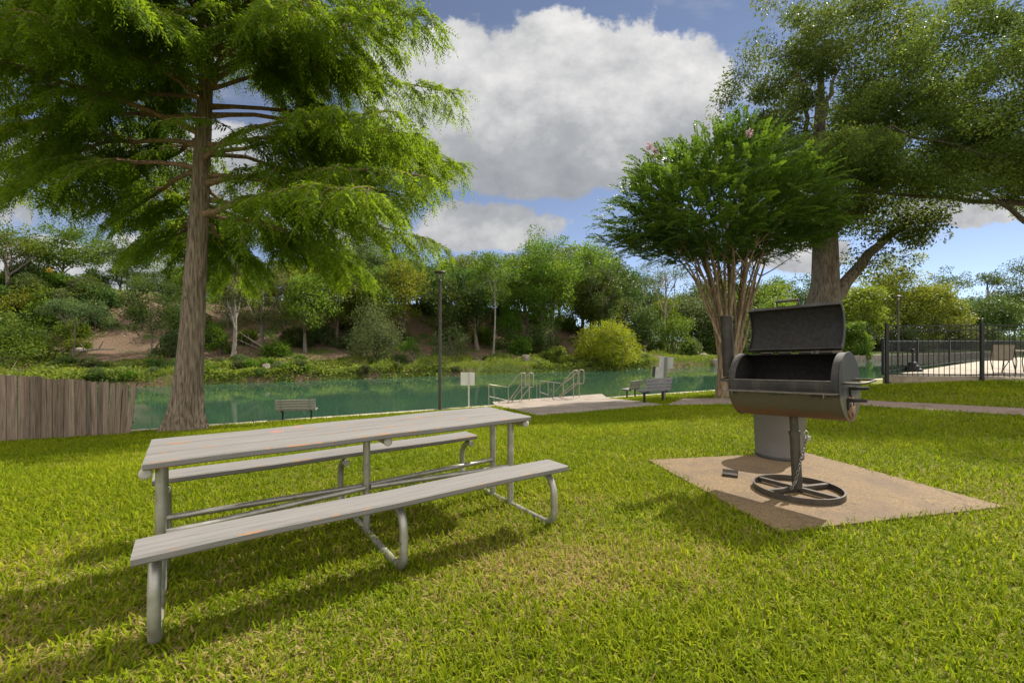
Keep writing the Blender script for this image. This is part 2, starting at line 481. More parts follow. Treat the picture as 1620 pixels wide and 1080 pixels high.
# ------------------------------------------------------------------ ground sheets
def grid_sheet(name, S, T, fz, mat, kind='structure', label=None, cat=None):
    S, T = np.asarray(S, float), np.asarray(T, float)
    ss, tt = np.meshgrid(S, T, indexing='ij')
    x, y = xy(ss, tt)
    z = fz(x, y)
    V = np.stack([x, y, z], -1).reshape(-1, 3)
    a, b = len(S), len(T)
    i = np.arange((a - 1) * b).reshape(a - 1, b)[:, :-1].reshape(-1)
    fs = np.stack([i, i + b, i + b + 1, i + 1], 1)
    me = bpy.data.meshes.new(name)
    me.from_pydata(V.tolist(), [], fs.tolist())
    me.polygons.foreach_set('use_smooth', [True] * len(me.polygons))
    me.update(); me.materials.append(mat)
    o = bpy.data.objects.new(name, me); col.objects.link(o)
    tag(o, label, cat, None, kind)
    # face up
    if me.polygons[0].normal.z < 0:
        me.flip_normals()
    return o
T_near = np.concatenate([np.arange(-150, -30, 8), np.arange(-30, 45, .5), np.arange(45, 320, 10)])
grid_sheet('lawn', np.concatenate([np.arange(0, 14, .4), np.arange(14, 30, 1.5), np.arange(30, 200, 15)]), T_near, lawn_z, M['soil'])
T_far = np.concatenate([np.arange(-260, -50, 10), np.arange(-50, 80, .8), np.arange(80, 150, 3), np.arange(150, 500, 20)])
D_far = np.concatenate([np.arange(-3, 26, .45), np.arange(26, 70, 3), np.arange(70, 700, 40)])
fb = grid_sheet('far_bank', -RIVW - D_far, T_far, far_z, M['bank'])
co_ = np.empty(len(fb.data.vertices) * 3, np.float32); fb.data.vertices.foreach_get('co', co_); co_ = co_.reshape(-1, 3)
s_, t_ = st(co_[:, 0], co_[:, 1]); d_ = -s_ - RIVW
gr = .5 * sm((d_ - 18) / 5) + .5 * sm((t_ - 36) / 10) - .03 * sm((-t_ - 8) / 5) + .10 * sm((3.5 - d_) / 3)
ga = fb.data.attributes.new('green', 'FLOAT', 'POINT'); ga.data.foreach_set('value', gr.astype(np.float32))
grid_sheet('river', [-22.4, -15, -8, -.2], np.arange(-260, 510, 10), lambda x, y: x * 0 + WATER, M['water'])
grid_sheet('river_bed', [-23.5, -12, 0.2], np.arange(-260, 510, 40), lambda x, y: x * 0 + WATER - 1.2, M['bank'])

# concrete wall along the near bank
mb = MB()
ang = math.atan2(EY, EX)
RM = Matrix.Rotation(ang, 3, 'Z')
for i in range(-8, 14):
    x, y = xy(-.17, i * 6 + 3)
    mb.box((x, y, -1.95), (5.985, .34, 1.42), RM, .02)
rw = mb.build('retaining_wall', M['curb'])
tag(rw, 'low pale concrete wall edging the lawn along the near side of the river', 'wall')

# quad panels draped on the lawn
def drape(name, corners, mat, h, n=14, thick=.12, bury=None, fz=lawn_z):
    a, b, c, d = [Vector((p[0], p[1], 0)) for p in corners]
    vs, fs = [], []
    for i in range(n + 1):
        for j in range(n + 1):
            u, v = i / n, j / n
            p = (a * (1 - u) + b * u) * (1 - v) + (d * (1 - u) + c * u) * v
            vs.append((p.x, p.y, float(fz(p.x, p.y)) + h))
    for i in range(n):
        for j in range(n):
            q = i * (n + 1) + j
            fs.append((q, q + n + 1, q + n + 2, q + 1))
    ring = [(i, 0) for i in range(n)] + [(n, j) for j in range(n)] + [(i, n) for i in range(n, 0, -1)] + [(0, j) for j in range(n, 0, -1)]
    base = len(vs)
    for (i, j) in ring:
        p = vs[i * (n + 1) + j]
        vs.append((p[0], p[1], p[2] - thick if bury is None else bury))
    L = len(ring)
    for q in range(L):
        i, j = ring[q]; i2, j2 = ring[(q + 1) % L]
        fs.append((i * (n + 1) + j, base + q, base + (q + 1) % L, i2 * (n + 1) + j2))
    me = bpy.data.meshes.new(name); me.from_pydata(vs, [], fs); me.update(); me.materials.append(mat)
    o = bpy.data.objects.new(name, me); col.objects.link(o)
    return o
pad_c = [G(1025, 731), G(1274, 719), G(1591, 807), G(1233, 848)]
tag(drape('concrete_pad', pad_c, M['pad'], .028, 10), kind='structure')
slab_c = [G(779, 637), G(952, 624), G(1052, 642), G(850, 659.5)]
tag(drape('landing_slab', slab_c, M['slab'], .04, 12, .3), kind='structure')
grav_c = [G(1050, 642.5), G(1080, 631), G(1178, 630), G(1172, 641)]
tag(drape('gravel_path', grav_c, M['gravel'], .02, 8), kind='structure')
path_c = [G(1174, 640.2), G(1188, 634.5), G(1660, 652.5), G(1660, 659)]
pm0, pm1 = (path_c[0] + path_c[1]) / 2, (path_c[2] + path_c[3]) / 2
pd = (pm1 - pm0); pd.z = 0; pm1 = pm0 + pd * 2.4; pn_ = Vector((-pd.y, pd.x, 0)).normalized() * .40
path_c = [pm0 - pn_, pm0 + pn_, pm1 + pn_, pm1 - pn_]
tag(drape('garden_path', path_c, M['path'], .026, 26), kind='structure')

# ------------------------------------------------------------------ lawn grass
def inside_quad(x, y, c, grow=0.0):
    cx = sum(p[0] for p in c) / 4; cy = sum(p[1] for p in c) / 4
    ok = np.ones_like(x, bool)
    sign = None
    for i in range(4):
        a, b = c[i], c[(i + 1) % 4]
        ex, ey = b[0] - a[0], b[1] - a[1]
        L = math.hypot(ex, ey)
        cr = (ex * (y - a[1]) - ey * (x - a[0])) / L
        if sign is None:
            sign = 1 if (ex * (cy - a[1]) - ey * (cx - a[0])) > 0 else -1
        ok &= (cr * sign > -grow)
    return ok
def grass():
    Ps, Ls, Ws = [], [], []
    bands = [(0.9, 2.4, 6300, 1.12), (2.4, 3.6, 5000, 1.15), (3.6, 5.5, 3500, 1.25), (5.5, 8.5, 2800, 1.3), (8.5, 13, 1500, 1.7), (13, 22, 600, 2.5), (22, 34, 120, 4.5)]
    for r0, r1, dens, ws in bands:
        a0 = R(84)
        area = a0 * (r1 * r1 - r0 * r0)
        n = int(area * dens)
        r = np.sqrt(rs.uniform(r0 * r0, r1 * r1, n)); a = rs.uniform(-a0, a0, n)
        x, y = r * np.sin(a), r * np.cos(a)
        s, t = st(x, y)
        ok = (s > .02)
        for c in (pad_c, slab_c, grav_c, path_c): ok &= ~inside_quad(x, y, c, -.055 * rs.uniform(0, 1, n) ** 3 - .03 * np.clip(noise2(x * 6, y * 6, 90), 0, 1))
        ok &= ~((x > 11.2) & (y > 13.9 - (x - 11.3) * .24))
        x, y = x[ok], y[ok]
        Ps.append(np.stack([x, y, lawn_z(x, y)], 1)); Ls.append(np.full(len(x), .5 + .5 * ws ** .55)); Ws.append(np.full(len(x), ws))
    P = np.concatenate(Ps); ls = np.concatenate(Ls); ws = np.concatenate(Ws)
    n = len(P)
    az = rs.uniform(0, 2 * np.pi, n)
    H = np.stack([np.cos(az), np.sin(az), np.zeros(n)], 1)
    S = np.stack([-np.sin(az), np.cos(az), np.zeros(n)], 1)
    patch = noise2(P[:, 0] * 1.3, P[:, 1] * 1.3, 21) + .6 * noise2(P[:, 0] * 4, P[:, 1] * 4, 22)
    L = rs.uniform(.036, .078, n) * ls * (1 + .18 * patch)
    W = rs.uniform(.0045, .0098, n) * ws
    lean = rs.uniform(.3, 1.45, n)                       # from vertical
    e1, e2 = lean * .55, np.minimum(lean * 1.35, 1.7)
    D1 = H * np.sin(e1)[:, None]; D1[:, 2] = np.cos(e1)
    D2 = H * np.sin(e2)[:, None]; D2[:, 2] = np.cos(e2)
    tw = rs.uniform(-.6, .6, n)[:, None]
    S2 = unit(S + tw * D1)
    mid = P + D1 * (L * .5)[:, None]
    tip = mid + D2 * (L * .5)[:, None]
    w = W[:, None]
    V = np.stack([P - S2 * w * .4, P + S2 * w * .4, mid + S2 * w * .5, mid - S2 * w * .5, tip + S2 * w * .12, tip - S2 * w * .12], 1)
    dry = noise2(P[:, 0] * .9 + 3, P[:, 1] * .9, 31) * .8 + .35 * noise2(P[:, 0] * 5, P[:, 1] * 5, 32) + 1.1 * np.exp(-((P[:, 0] - .1) ** 2 / .55 + (P[:, 1] - 2.75) ** 2 / .16)) + .6 * np.exp(-((P[:, 0] + 1.0) ** 2 / .3 + (P[:, 1] - 2.0) ** 2 / .1)) + .9 * np.exp(-((P[:, 0] - .75) ** 2 / .1 + (P[:, 1] - 3.9) ** 2 / .02))
    var = rs.uniform(0, .58, n) + .11 * patch + .10 * np.clip(dry, -1, 1)
    dead = rs.uniform(0, 1, n) < .05 + .58 * np.clip(dry, 0, 1.3) * np.clip(1.35 - P[:, 1] / 8, .08, 1)
    var = np.where(dead, rs.uniform(.78, 1.0, n), np.clip(var, 0, .74))
    # dead thatch lies flat
    V[dead, 2:, 2] = P[dead, None, 2] + (V[dead, 2:, 2] - P[dead, None, 2]) * .65
    o = np_mesh('lawn_grass', V, [(0, 1, 2, 3), (3, 2, 4, 5)], var, M['grass'])
    tag(o, 'short bright green lawn grass with dry tan blades', 'grass', kind='stuff')
    return n
NG = grass()

# ------------------------------------------------------------------ foliage helpers
def rand_unit(n, r=rs):
    return unit(r.normal(size=(n, 3)))
def cluster_leaves(C, rad, per, leaf, flat=.75, r=rs, upb=.7, aspect=.55, droop=0.0):
    """C (m,3) cluster centres, rad (m,), per leaves in each"""
    m = len(C)
    idx = np.repeat(np.arange(m), per)
    n = len(idx)
    d = rand_unit(n, r)
    rr = r.uniform(0, 1, n) ** .45
    off = d * rr[:, None] * rad[idx][:, None]
    off[:, 2] *= flat
    P = C[idx] + off
    A = d * .8 + rand_unit(n, r) * .8; A[:, 2] -= droop
    N = rand_unit(n, r); N[:, 2] += upb
    L = leaf * r.uniform(.7, 1.35, n)
    V = leaf_quads(P, A, N, L, L * aspect)
    cv = r.uniform(-.22, .22, m)
    var = np.clip(.4 + cv[idx] + r.uniform(-.32, .32, n), 0, .8)
    rare = r.uniform(0, 1, n) < .03
    var[rare] = r.uniform(.85, 1, rare.sum())
    return V, var
def bend_path(a, b, n=6, wob=.08, sag=0.0, r=rnd):
    a, b = Vector(a), Vector(b)
    L = (b - a).length
    w = [Vector((r.uniform(-1, 1), r.uniform(-1, 1), r.uniform(-.5, .5))) * wob * L for _ in range(3)]
    out = []
    for i in range(n + 1):
        u = i / n
        p = a.lerp(b, u) + w[0] * math.sin(math.pi * u) + w[1] * .5 * math.sin(2 * math.pi * u)
        p.z += sag * L * math.sin(math.pi * u)
        out.append(p)
    return out
def taper(r0, r1, n):
    return [r0 + (r1 - r0) * i / n for i in range(n + 1)]

def broadleaf(name, label, cat, loc, Ht, cw, base_frac, leaf_mat, bark_mat, leaf=.17, ncl=46, per=150, clr=.85, seed=0, tr=None, flat=.75,
              lean=(0, 0), shape='round', group=None, limbs=7, upb=.7, multi=1, holes=.0, droop=0.0, aspect=.55):
    """one tree: root empty > trunk (with limbs), crown"""
    r = np.random.RandomState(seed + 100); q = random.Random(seed + 5)
    root = empty(name, loc, q.uniform(0, 6.28) if lean == (0, 0) else 0, label, cat, group)
    tr = tr or Ht * .018 + .03
    cz0, cz1 = Ht * base_frac, Ht
    cc = np.array([lean[0], lean[1], (cz0 + cz1) / 2]); ax = np.array([cw / 2, cw / 2 * .95, (cz1 - cz0) / 2])
    # clusters: near the shell and inside, irregular outline by lobes
    lob = rand_unit(9, r); lobr = r.uniform(.72, 1.12, 9)
    C = []
    while len(C) < ncl:
        d = rand_unit(1, r)[0]
        k_ = lobr[np.argmax(lob @ d)]
        rr = r.uniform(.25, 1) ** .5 * k_
        if shape == 'umbrella': d[2] = abs(d[2]) * .9 - .15
        if shape == 'cone': k_ *= 1.0 - .45 * max(d[2], 0)
        C.append(cc + d * ax * rr * .88)
    C = np.array(C)
    C[:, 2] = np.maximum(C[:, 2], .25 * clr)
    rad = r.uniform(.6, 1.25, ncl) * clr
    V, var = cluster_leaves(C, rad, per, leaf, flat, r, upb, aspect, droop)
    mb = MB()
    top = Vector((cc[0], cc[1], cz0 + (cz1 - cz0) * .6))
    for mm in range(multi):
        b0 = Vector((q.uniform(-.12, .12) * (multi > 1) * 2, q.uniform(-.12, .12) * (multi > 1) * 2, -.15))
        e = top + Vector((q.uniform(-1, 1), q.uniform(-1, 1), q.uniform(-.5, .3))) * (cw * .22 * (multi > 1))
        path = bend_path(b0, e, 9, .045, 0, q)
        rads = taper(tr, tr * .3, 9); rads[0] *= 1.35; rads[1] *= 1.08
        mb.tube(path, rads, 8)
        order = np.argsort(r.uniform(size=ncl))[:limbs]
        for ci in order:
            i0 = q.randint(3, 8)
            st_ = path[i0]
            mb.tube(bend_path(st_, Vector(C[ci]), 5, .09, .04, q), taper(rads[i0] * .62, .012, 5), 5)
            near = np.argsort(np.linalg.norm(C - C[ci], axis=1))[1:3]
            for cj in near:
                mb.tube(bend_path(Vector(C[ci]).lerp(st_, .35), Vector(C[cj]), 4, .1, .03, q), taper(rads[i0] * .28 + .004, .008, 4), 4)
    mb.build('trunk', bark_mat, root)
    np_mesh('crown', V, [(0, 1, 2, 3)], var, leaf_mat, root)
    return root

def bush(name, label, loc, w, h, leaf_mat, leaf=.14, ncl=26, per=150, seed=0, group=None, cat='bush', upb=.6, depth=1.0, droop=0.0, aspect=.55, clr=.32):
    r = np.random.RandomState(seed + 900); q = random.Random(seed)
    root = empty(name, loc, q.uniform(0, 6.28), label, cat, group)
    C = []
    while len(C) < ncl:
        d = rand_unit(1, r)[0]; d[2] = abs(d[2])
        k_ = r.uniform(.25, 1) ** .5
        C.append(np.array([d[0] * w / 2 * k_ * .85, d[1] * w / 2 * k_ * .85 * depth, d[2] * h * k_ * .85 + .06]))
    C = np.array(C)
    rad = r.uniform(.7, 1.3, ncl) * clr * min(w, h * 1.3) * .62
    V, var = cluster_leaves(C, rad, per, leaf, .85, r, upb, aspect, droop)
    mb = MB()
    for c in C[:9]:
        mb.tube(bend_path((q.uniform(-.1, .1), q.uniform(-.1, .1), -.1), Vector(c), 4, .1, 0, q), taper(.03 + .008 * h, .006, 4), 5)
    mb.build('stem', M['bark'], root)
    np_mesh('foliage', V, [(0, 1, 2, 3)], var, leaf_mat, root)
    return root

# ------------------------------------------------------------------ bald cypress
def bald_cypress():
    base = G(294, 682)
    root = empty('bald_cypress', base, 0, 'tall bald cypress with fluted grey brown trunk at the water, feathery drooping branches', 'tree')
    r = np.random.RandomState(4); q = random.Random(4)
    Htop = 17.5
    def axis(z): return Vector((.055 * z - .0012 * z * z, .02 * z, z))
    zs = [-.3, 0, .12, .3, .55, .85, 1.2, 1.7, 2.3, 3, 3.8, 4.6, 5.4, 6.2, 7.0, 8, 9.5, 11, 13, 15, 16.5, Htop]
    def rad(z):
        return .30 * (1 - z / 19) ** .9 + .10 * math.exp(-z / 1.6) + .13 * math.exp(-max(z, 0) / .36)
    rr = [rad(max(z, 0)) for z in zs]
    ph = [q.uniform(0, 6.28) for _ in range(4)]
    def flute(i, an, p):
        z = max(p.z, 0)
        k = .17 * math.exp(-z / .8) + .03
        return 1 + k * (math.sin(5 * an + ph[0]) * .6 + math.sin(8 * an + ph[1]) * .4 + .3 * math.sin(3 * an + ph[2])) + .02 * math.sin(13 * an + z * 2)
    mb = MB(); mb.tube([axis(z) for z in zs], rr, 40, True, flute)
    # burls
    for _ in range(7):
        z = q.uniform(3.3, 7.2); a = q.uniform(3.4, 6.0)
        c = axis(z) + Vector((math.cos(a), math.sin(a), 0)) * (rad(z) - .045)
        mb.lathe([(.001, -.17), (.05, -.12), (.085, 0), (.06, .11), (.001, .19)], 12, c)
    mb.build('trunk', M['cyp_bark'], root)
    lm = MB()
    sprays = []                                       # (pos, axis dir, length)
    def limb(z, az, L, e0, e1, r0):
        p = axis(z); pts = [p.copy()]
        n = 11
        a = az
        for i in range(n):
            u = (i + 1) / n
            e = e0 + (e1 - e0) * u
            a += q.uniform(-.19, .19)
            p = p + Vector((math.cos(a) * math.cos(e), math.sin(a) * math.cos(e), math.sin(e) + q.uniform(-.13, .13))) * (L / n)
            pts.append(p.copy())
        rads = [r0 * (1 - i / (n + 1.0)) ** .9 + .006 for i in range(n + 1)]
        rads[0] *= 1.5
        lm.tube(pts, rads, 7)
        # side branches
        ns = int(L / .19)
        for k in range(ns):
            u0 = .24 if z < 9.6 else .10; u = u0 + (1 - u0) * (k + q.random()) / ns
            f = u * n; i = min(int(f), n - 1)
            b = pts[i].lerp(pts[i + 1], f - i)
            d = (pts[i + 1] - pts[i]).normalized()
            side = d.cross(Vector((0, 0, 1))).normalized() * (1 if k % 2 else -1)
            bl = (.45 + .36 * L * (1 - u * .85)) * q.uniform(.55, 1.1)
            bd = (d * q.uniform(.35, .8) + side * q.uniform(.7, 1.0) + Vector((0, 0, q.uniform(-.25, .3)))).normalized()
            pp = b.copy(); bp = [pp.copy()]; m = 5
            for j in range(m):
                bd = (bd + Vector((q.uniform(-.12, .12), q.uniform(-.12, .12), -.20))).normalized()
                pp = pp + bd * (bl / m); bp.append(pp.copy())
            lm.tube(bp, taper(max(.008, rads[i] * .35), .004, m), 4, False)
            nsp = max(3, int(bl / .066))
            for j in range(nsp):
                f2 = (.12 + .88 * (j + q.random()) / nsp) * m; i2 = min(int(f2), m - 1)
                sp = bp[i2].lerp(bp[i2 + 1], f2 - i2)
                dd = (bp[i2 + 1] - bp[i2]).normalized()
                sd = dd.cross(Vector((0, 0, 1)))
                if sd.length < 1e-3: sd = Vector((1, 0, 0))
                sd = sd.normalized() * (1 if j % 2 else -1)
                v = (dd * q.uniform(.4, 1) + sd * q.uniform(.2, 1) + Vector((0, 0, q.uniform(-.8, .25)))).normalized()
                sprays.append((sp, v, q.uniform(.28, .60)))
        return pts
    # limbs seen in the photo, then the spiral of the rest
    hand = [(6.4, -.1, 6.4, .2, -.25, .06), (7.2, .25, 6.6, .2, -.25, .06), (8.0, -.3, 6.2, .25, -.25, .06), (8.9, .05, 6.6, .25, -.25, .055), (9.8, -.25, 6.0, .3, -.25, .055), (5.6, .15, 6.0, .05, -.3, .055), (4.55, -.35, 6.6, .10, -.16, .075), (5.35, -.12, 6.4, .20, -.18, .07), (6.0, -.55, 6.2, .28, -.2, .06), (6.1, .35, 6.0, .3, -.1, .055),
            (5.75, 3.3, 5.6, .18, -.28, .06), (5.7, 2.75, 6.0, -.05, -.1, .055), (6.7, 3.5, 7.2, .25, -.12, .065), (6.6, 2.6, 6.5, .2, -.05, .06),
            (4.9, 1.3, 5.0, .1, -.2, .05), (5.0, .75, 7.0, .1, -.2, .06), (5.4, 1.9, 6.5, .1, -.2, .06), (4.7, 2.4, 5.6, .1, -.22, .055), (6.2, 1.2, 6.5, .2, -.15, .06), (6.4, 3.0, 8.6, .2, -.2, .06), (7.2, 2.85, 8.2, .2, -.25, .06), (8.6, 3.25, 8.8, .25, -.22, .06), (9.6, 2.9, 8.4, .3, -.2, .06), (5.6, 2.2, 7.2, .05, -.25, .055), (4.6, .9, 6.6, .05, -.3, .055), (4.4, 1.7, 6.2, .05, -.3, .05), (7.5, 4.55, 4.4, .35, -.5, .055), (8.0, 5.05, 5.0, .35, -.5, .055), (7.8, 4.1, 4.8, .35, -.5, .055), (8.5, 4.75, 5.2, .3, -.5, .055), (8.3, 5.6, 5.6, .3, -.45, .055), (10.2, 4.4, 6.0, .3, -.4, .055), (10.8, 5.0, 6.4, .3, -.4, .055), (11.4, 4.0, 6.0, .3, -.4, .05), (11.9, 5.5, 6.2, .3, -.4, .05), (12.6, 4.7, 5.6, .3, -.4, .05), (8.9, 4.5, 5.4, .45, -.5, .06), (9.2, 5.2, 5.8, .45, -.45, .06), (8.6, 3.9, 5.6, .4, -.4, .06)]
    for h in hand: limb(h[0] + 1.15, *h[1:])
    z = 8.6; a = .4
    while z < 16.6:
        while z < 10.2 and math.sin(a) < -.35: a += .7
        L = 7.6 * (1 - (z - 7.0) / 11.5) ** .6
        limb(z, a, max(1.2, L * q.uniform(.62, 1.10)), q.uniform(.1, .65), q.uniform(-.36, .0), .03 + .035 * (1 - (z - 6) / 10))
        z += .235; a += 2.39996
    lm.build('branches', M['limb_bark'], root)
    P0 = np.array([s[0] for s in sprays]); D = np.array([s[1] for s in sprays]); L = np.array([s[2] for s in sprays])
    ns = len(P0)
    K = 15
    U = (np.arange(K) + .5) / K
    Dn = D[:, None, :] + np.array([0, 0, -1])[None, None] * (U[None, :, None] ** 1.4) * .6
    Pk = P0[:, None] + (D[:, None] + np.array([0, 0, -.34]) * U[None, :, None] ** 1.6) * (U[None, :] * L[:, None])[:, :, None]
    side = unit(np.cross(D, r.normal(size=(ns, 3)) * .5 + np.array([0, 0, 1.0])))
    sgn = np.where(np.arange(K) % 2 == 0, 1.0, -1.0)
    A = unit(Dn) * .75 + side[:, None] * sgn[None, :, None] * .8 + r.normal(size=(ns, K, 3)) * .16
    A[..., 2] -= .2
    N = np.cross(side, D)[:, None] + r.normal(size=(ns, K, 3)) * .45
    ll = (.12 * (1.15 - .75 * U)[None] * r.uniform(.75, 1.25, (ns, K))) + .02
    V = leaf_quads(Pk.reshape(-1, 3), A.reshape(-1, 3), N.reshape(-1, 3), ll.reshape(-1), (ll * .23).reshape(-1) + .006, .1)
    dist = np.linalg.norm(P0[:, :2], axis=1)
    sv = np.clip(.36 + noise2(P0[:, 0] * .8, P0[:, 2] * .8 + P0[:, 1], 8) * .16 + r.uniform(-.16, .16, ns) + .03 * (dist - 3), .05, .95)
    var = np.clip(np.repeat(sv, K) + r.uniform(-.12, .12, ns * K), 0, 1)
    np_mesh('crown', V, [(0, 1, 2, 3)], var, M['cyp_leaf'], root)
    return len(V)
NC = bald_cypress()

# ------------------------------------------------------------------ crepe myrtle
def crepe_myrtle():
    base = G(1152, 629)
    root = empty('crepe_myrtle', base, 0, 'multi-stemmed crepe myrtle with fanning tan stems and dense dark green crown behind the grill', 'tree')
    r = np.random.RandomState(14); q = random.Random(14)
    Z = base.y; sc = Z / F
    mb = MB()
    # low clump
    for k in range(7):
        a = k / 7 * 6.28
        mb.tube([Vector((math.cos(a) * .22 + .02, math.sin(a) * .2, -.2)), Vector((math.cos(a) * .17, math.sin(a) * .17, .5)), Vector((math.cos(a) * .16, math.sin(a) * .16, 1.2)), Vector((math.cos(a) * .26, math.sin(a) * .24, 2.1))],
                [.24, .17, .14, .10], 10)
    ends = []
    for k in range(26):
        a = k * 2.39996 + q.uniform(-.2, .2)
        rr = math.sqrt((k + .6) / 26)
        b = Vector((math.cos(a) * .22, math.sin(a) * .2, .7 + q.uniform(0, .6)))
        m1 = Vector((.1 + math.cos(a) * rr * .52, math.sin(a) * rr * .5, 3.4 + q.uniform(-.3, .4)))
        e = Vector((-.15 + math.cos(a) * rr * 1.85, math.sin(a) * rr * 1.8, 6.6 - rr * rr * 1.6 + q.uniform(-.5, .5)))
        pts = []
        w = Vector((q.uniform(-.1, .1), q.uniform(-.1, .1), 0))
        for i in range(11):
            u = i / 10
            p = b * (1 - u) ** 2 + (m1 + w) * 2 * u * (1 - u) * 1.0 + e * u * u
            p += Vector((math.sin(u * 9 + k) * .04, math.cos(u * 8 + k * 2) * .04, 0))
            pts.append(p)
        mb.tube(pts, taper(.062, .018, 10), 7)
        ends.append((pts, e))
    # two low side stems
    mb.tube(bend_path((0, -.1, 1.0), (-1.2, -.3, 4.7), 8, .05, 0, q), taper(.055, .02, 8), 7)
    mb.tube(bend_path((.1, -.1, .9), (1.15, -.2, 5.2), 8, .05, 0, q), taper(.055, .02, 8), 7)
    # shoots on a crown volume : top of the fan
    shoots = []
    cx, cz = -.30, 5.75
    for i in range(3000):
        d = rand_unit(1, r)[0]
        rad = q.uniform(.28, 1) ** .55
        if d[2] < -.35: d[2] *= .6
        lob = 1 + .10 * math.sin(3 * math.atan2(d[1], d[0]) + 1) + .08 * math.sin(5 * math.atan2(d[1], d[0]) + 4 * d[2])
        p = np.array([cx + d[0] * 3.85 * rad * lob, d[1] * 3.3 * rad * lob, cz + d[2] * (2.55 if d[2] > 0 else 2.2) * rad * lob])
        if p[2] < 3.85 + .25 * abs(p[0] - cx) * 0: continue
        out_ = unit(np.array([p[0] - cx, p[1], (p[2] - 3.6) * .75]))
        shoots.append((p - out_ * .25, out_ * .9 * np.array([1, 1, .7]) + r.normal(size=3) * .25 + np.array([0, 0, .16]), q.uniform(.45, .95)))
    P0 = np.array([s[0] for s in shoots]); D = unit(np.array([s[1] for s in shoots])); L = np.array([s[2] for s in shoots])
    ns, K = len(P0), 26
    U = (np.arange(K) // 2 + .5) / (K / 2)
    sag = np.array([0, 0, -1.0])
    Pk = P0[:, None] + D[:, None] * (U[None] * L[:, None])[..., None] + sag * (U[None] ** 2 * .32 * L[:, None])[..., None]
    Dk = unit(D[:, None] + sag * (U[None] * .64)[..., None])
    hor = unit(np.cross(D, np.array([0, 0, 1.0]) + r.normal(size=(ns, 3)) * .3))
    sgn = np.where(np.arange(K) % 2 == 0, 1.0, -1.0)
    A = hor[:, None] * sgn[None, :, None] + Dk * .55 + r.normal(size=(ns, K, 3)) * .15
    N = np.cross(hor, D)[:, None] * 1.0 + r.normal(size=(ns, K, 3)) * .3
    N = np.where(N[..., 2:3] < 0, -N, N)
    ll = .125 * (1.1 - .5 * U)[None] * r.uniform(.75, 1.2, (ns, K))
    V = leaf_quads(Pk.reshape(-1, 3), A.reshape(-1, 3), N.reshape(-1, 3), ll.reshape(-1), ll.reshape(-1) * .56, .2)
    var = np.clip(.35 + np.repeat(r.uniform(-.25, .25, ns), K) + r.uniform(-.15, .15, ns * K) + np.tile(U * .14, ns), 0, 1)
    # twigs of the shoots
    tw = leaf_quads(P0, D - np.array([0, 0, .2]), hor, L * .95, np.full(ns, .014), 0)
    np_mesh('crown', V, [(0, 1, 2, 3)], var, M['myrtle_leaf'], root)
    for (pts, e) in ends:
        for _ in range(4):
            i = q.randint(5, 9)
            s_ = P0[np.argmin(np.linalg.norm(P0 - np.array(pts[i] + Vector((q.uniform(-1, 1), q.uniform(-1, 1), .8))), axis=1))]
            mb.tube(bend_path(pts[i], Vector(s_), 4, .06, 0, q), taper(.022, .006, 4), 5, False)
    mb.build('stems', M['myrtle_bark'], root)
    # pale pink flower heads
    for (px, py) in ((1185, 212), (1028, 232), (1037, 240)):
        c = at(px, py, Z - 2.7) - base
        n = 60
        d = rand_unit(n, r); P = np.array(c) + d * r.uniform(0, .11, n)[:, None] * np.array([.8, .8, 1.3])
        Vb = leaf_quads(P, rand_unit(n, r), rand_unit(n, r), np.full(n, .06), np.full(n, .05))
        np_mesh('blossom', Vb, [(0, 1, 2, 3)], r.uniform(0, 1, n), M['blossom'], root)
    return len(V)
NM = crepe_myrtle()

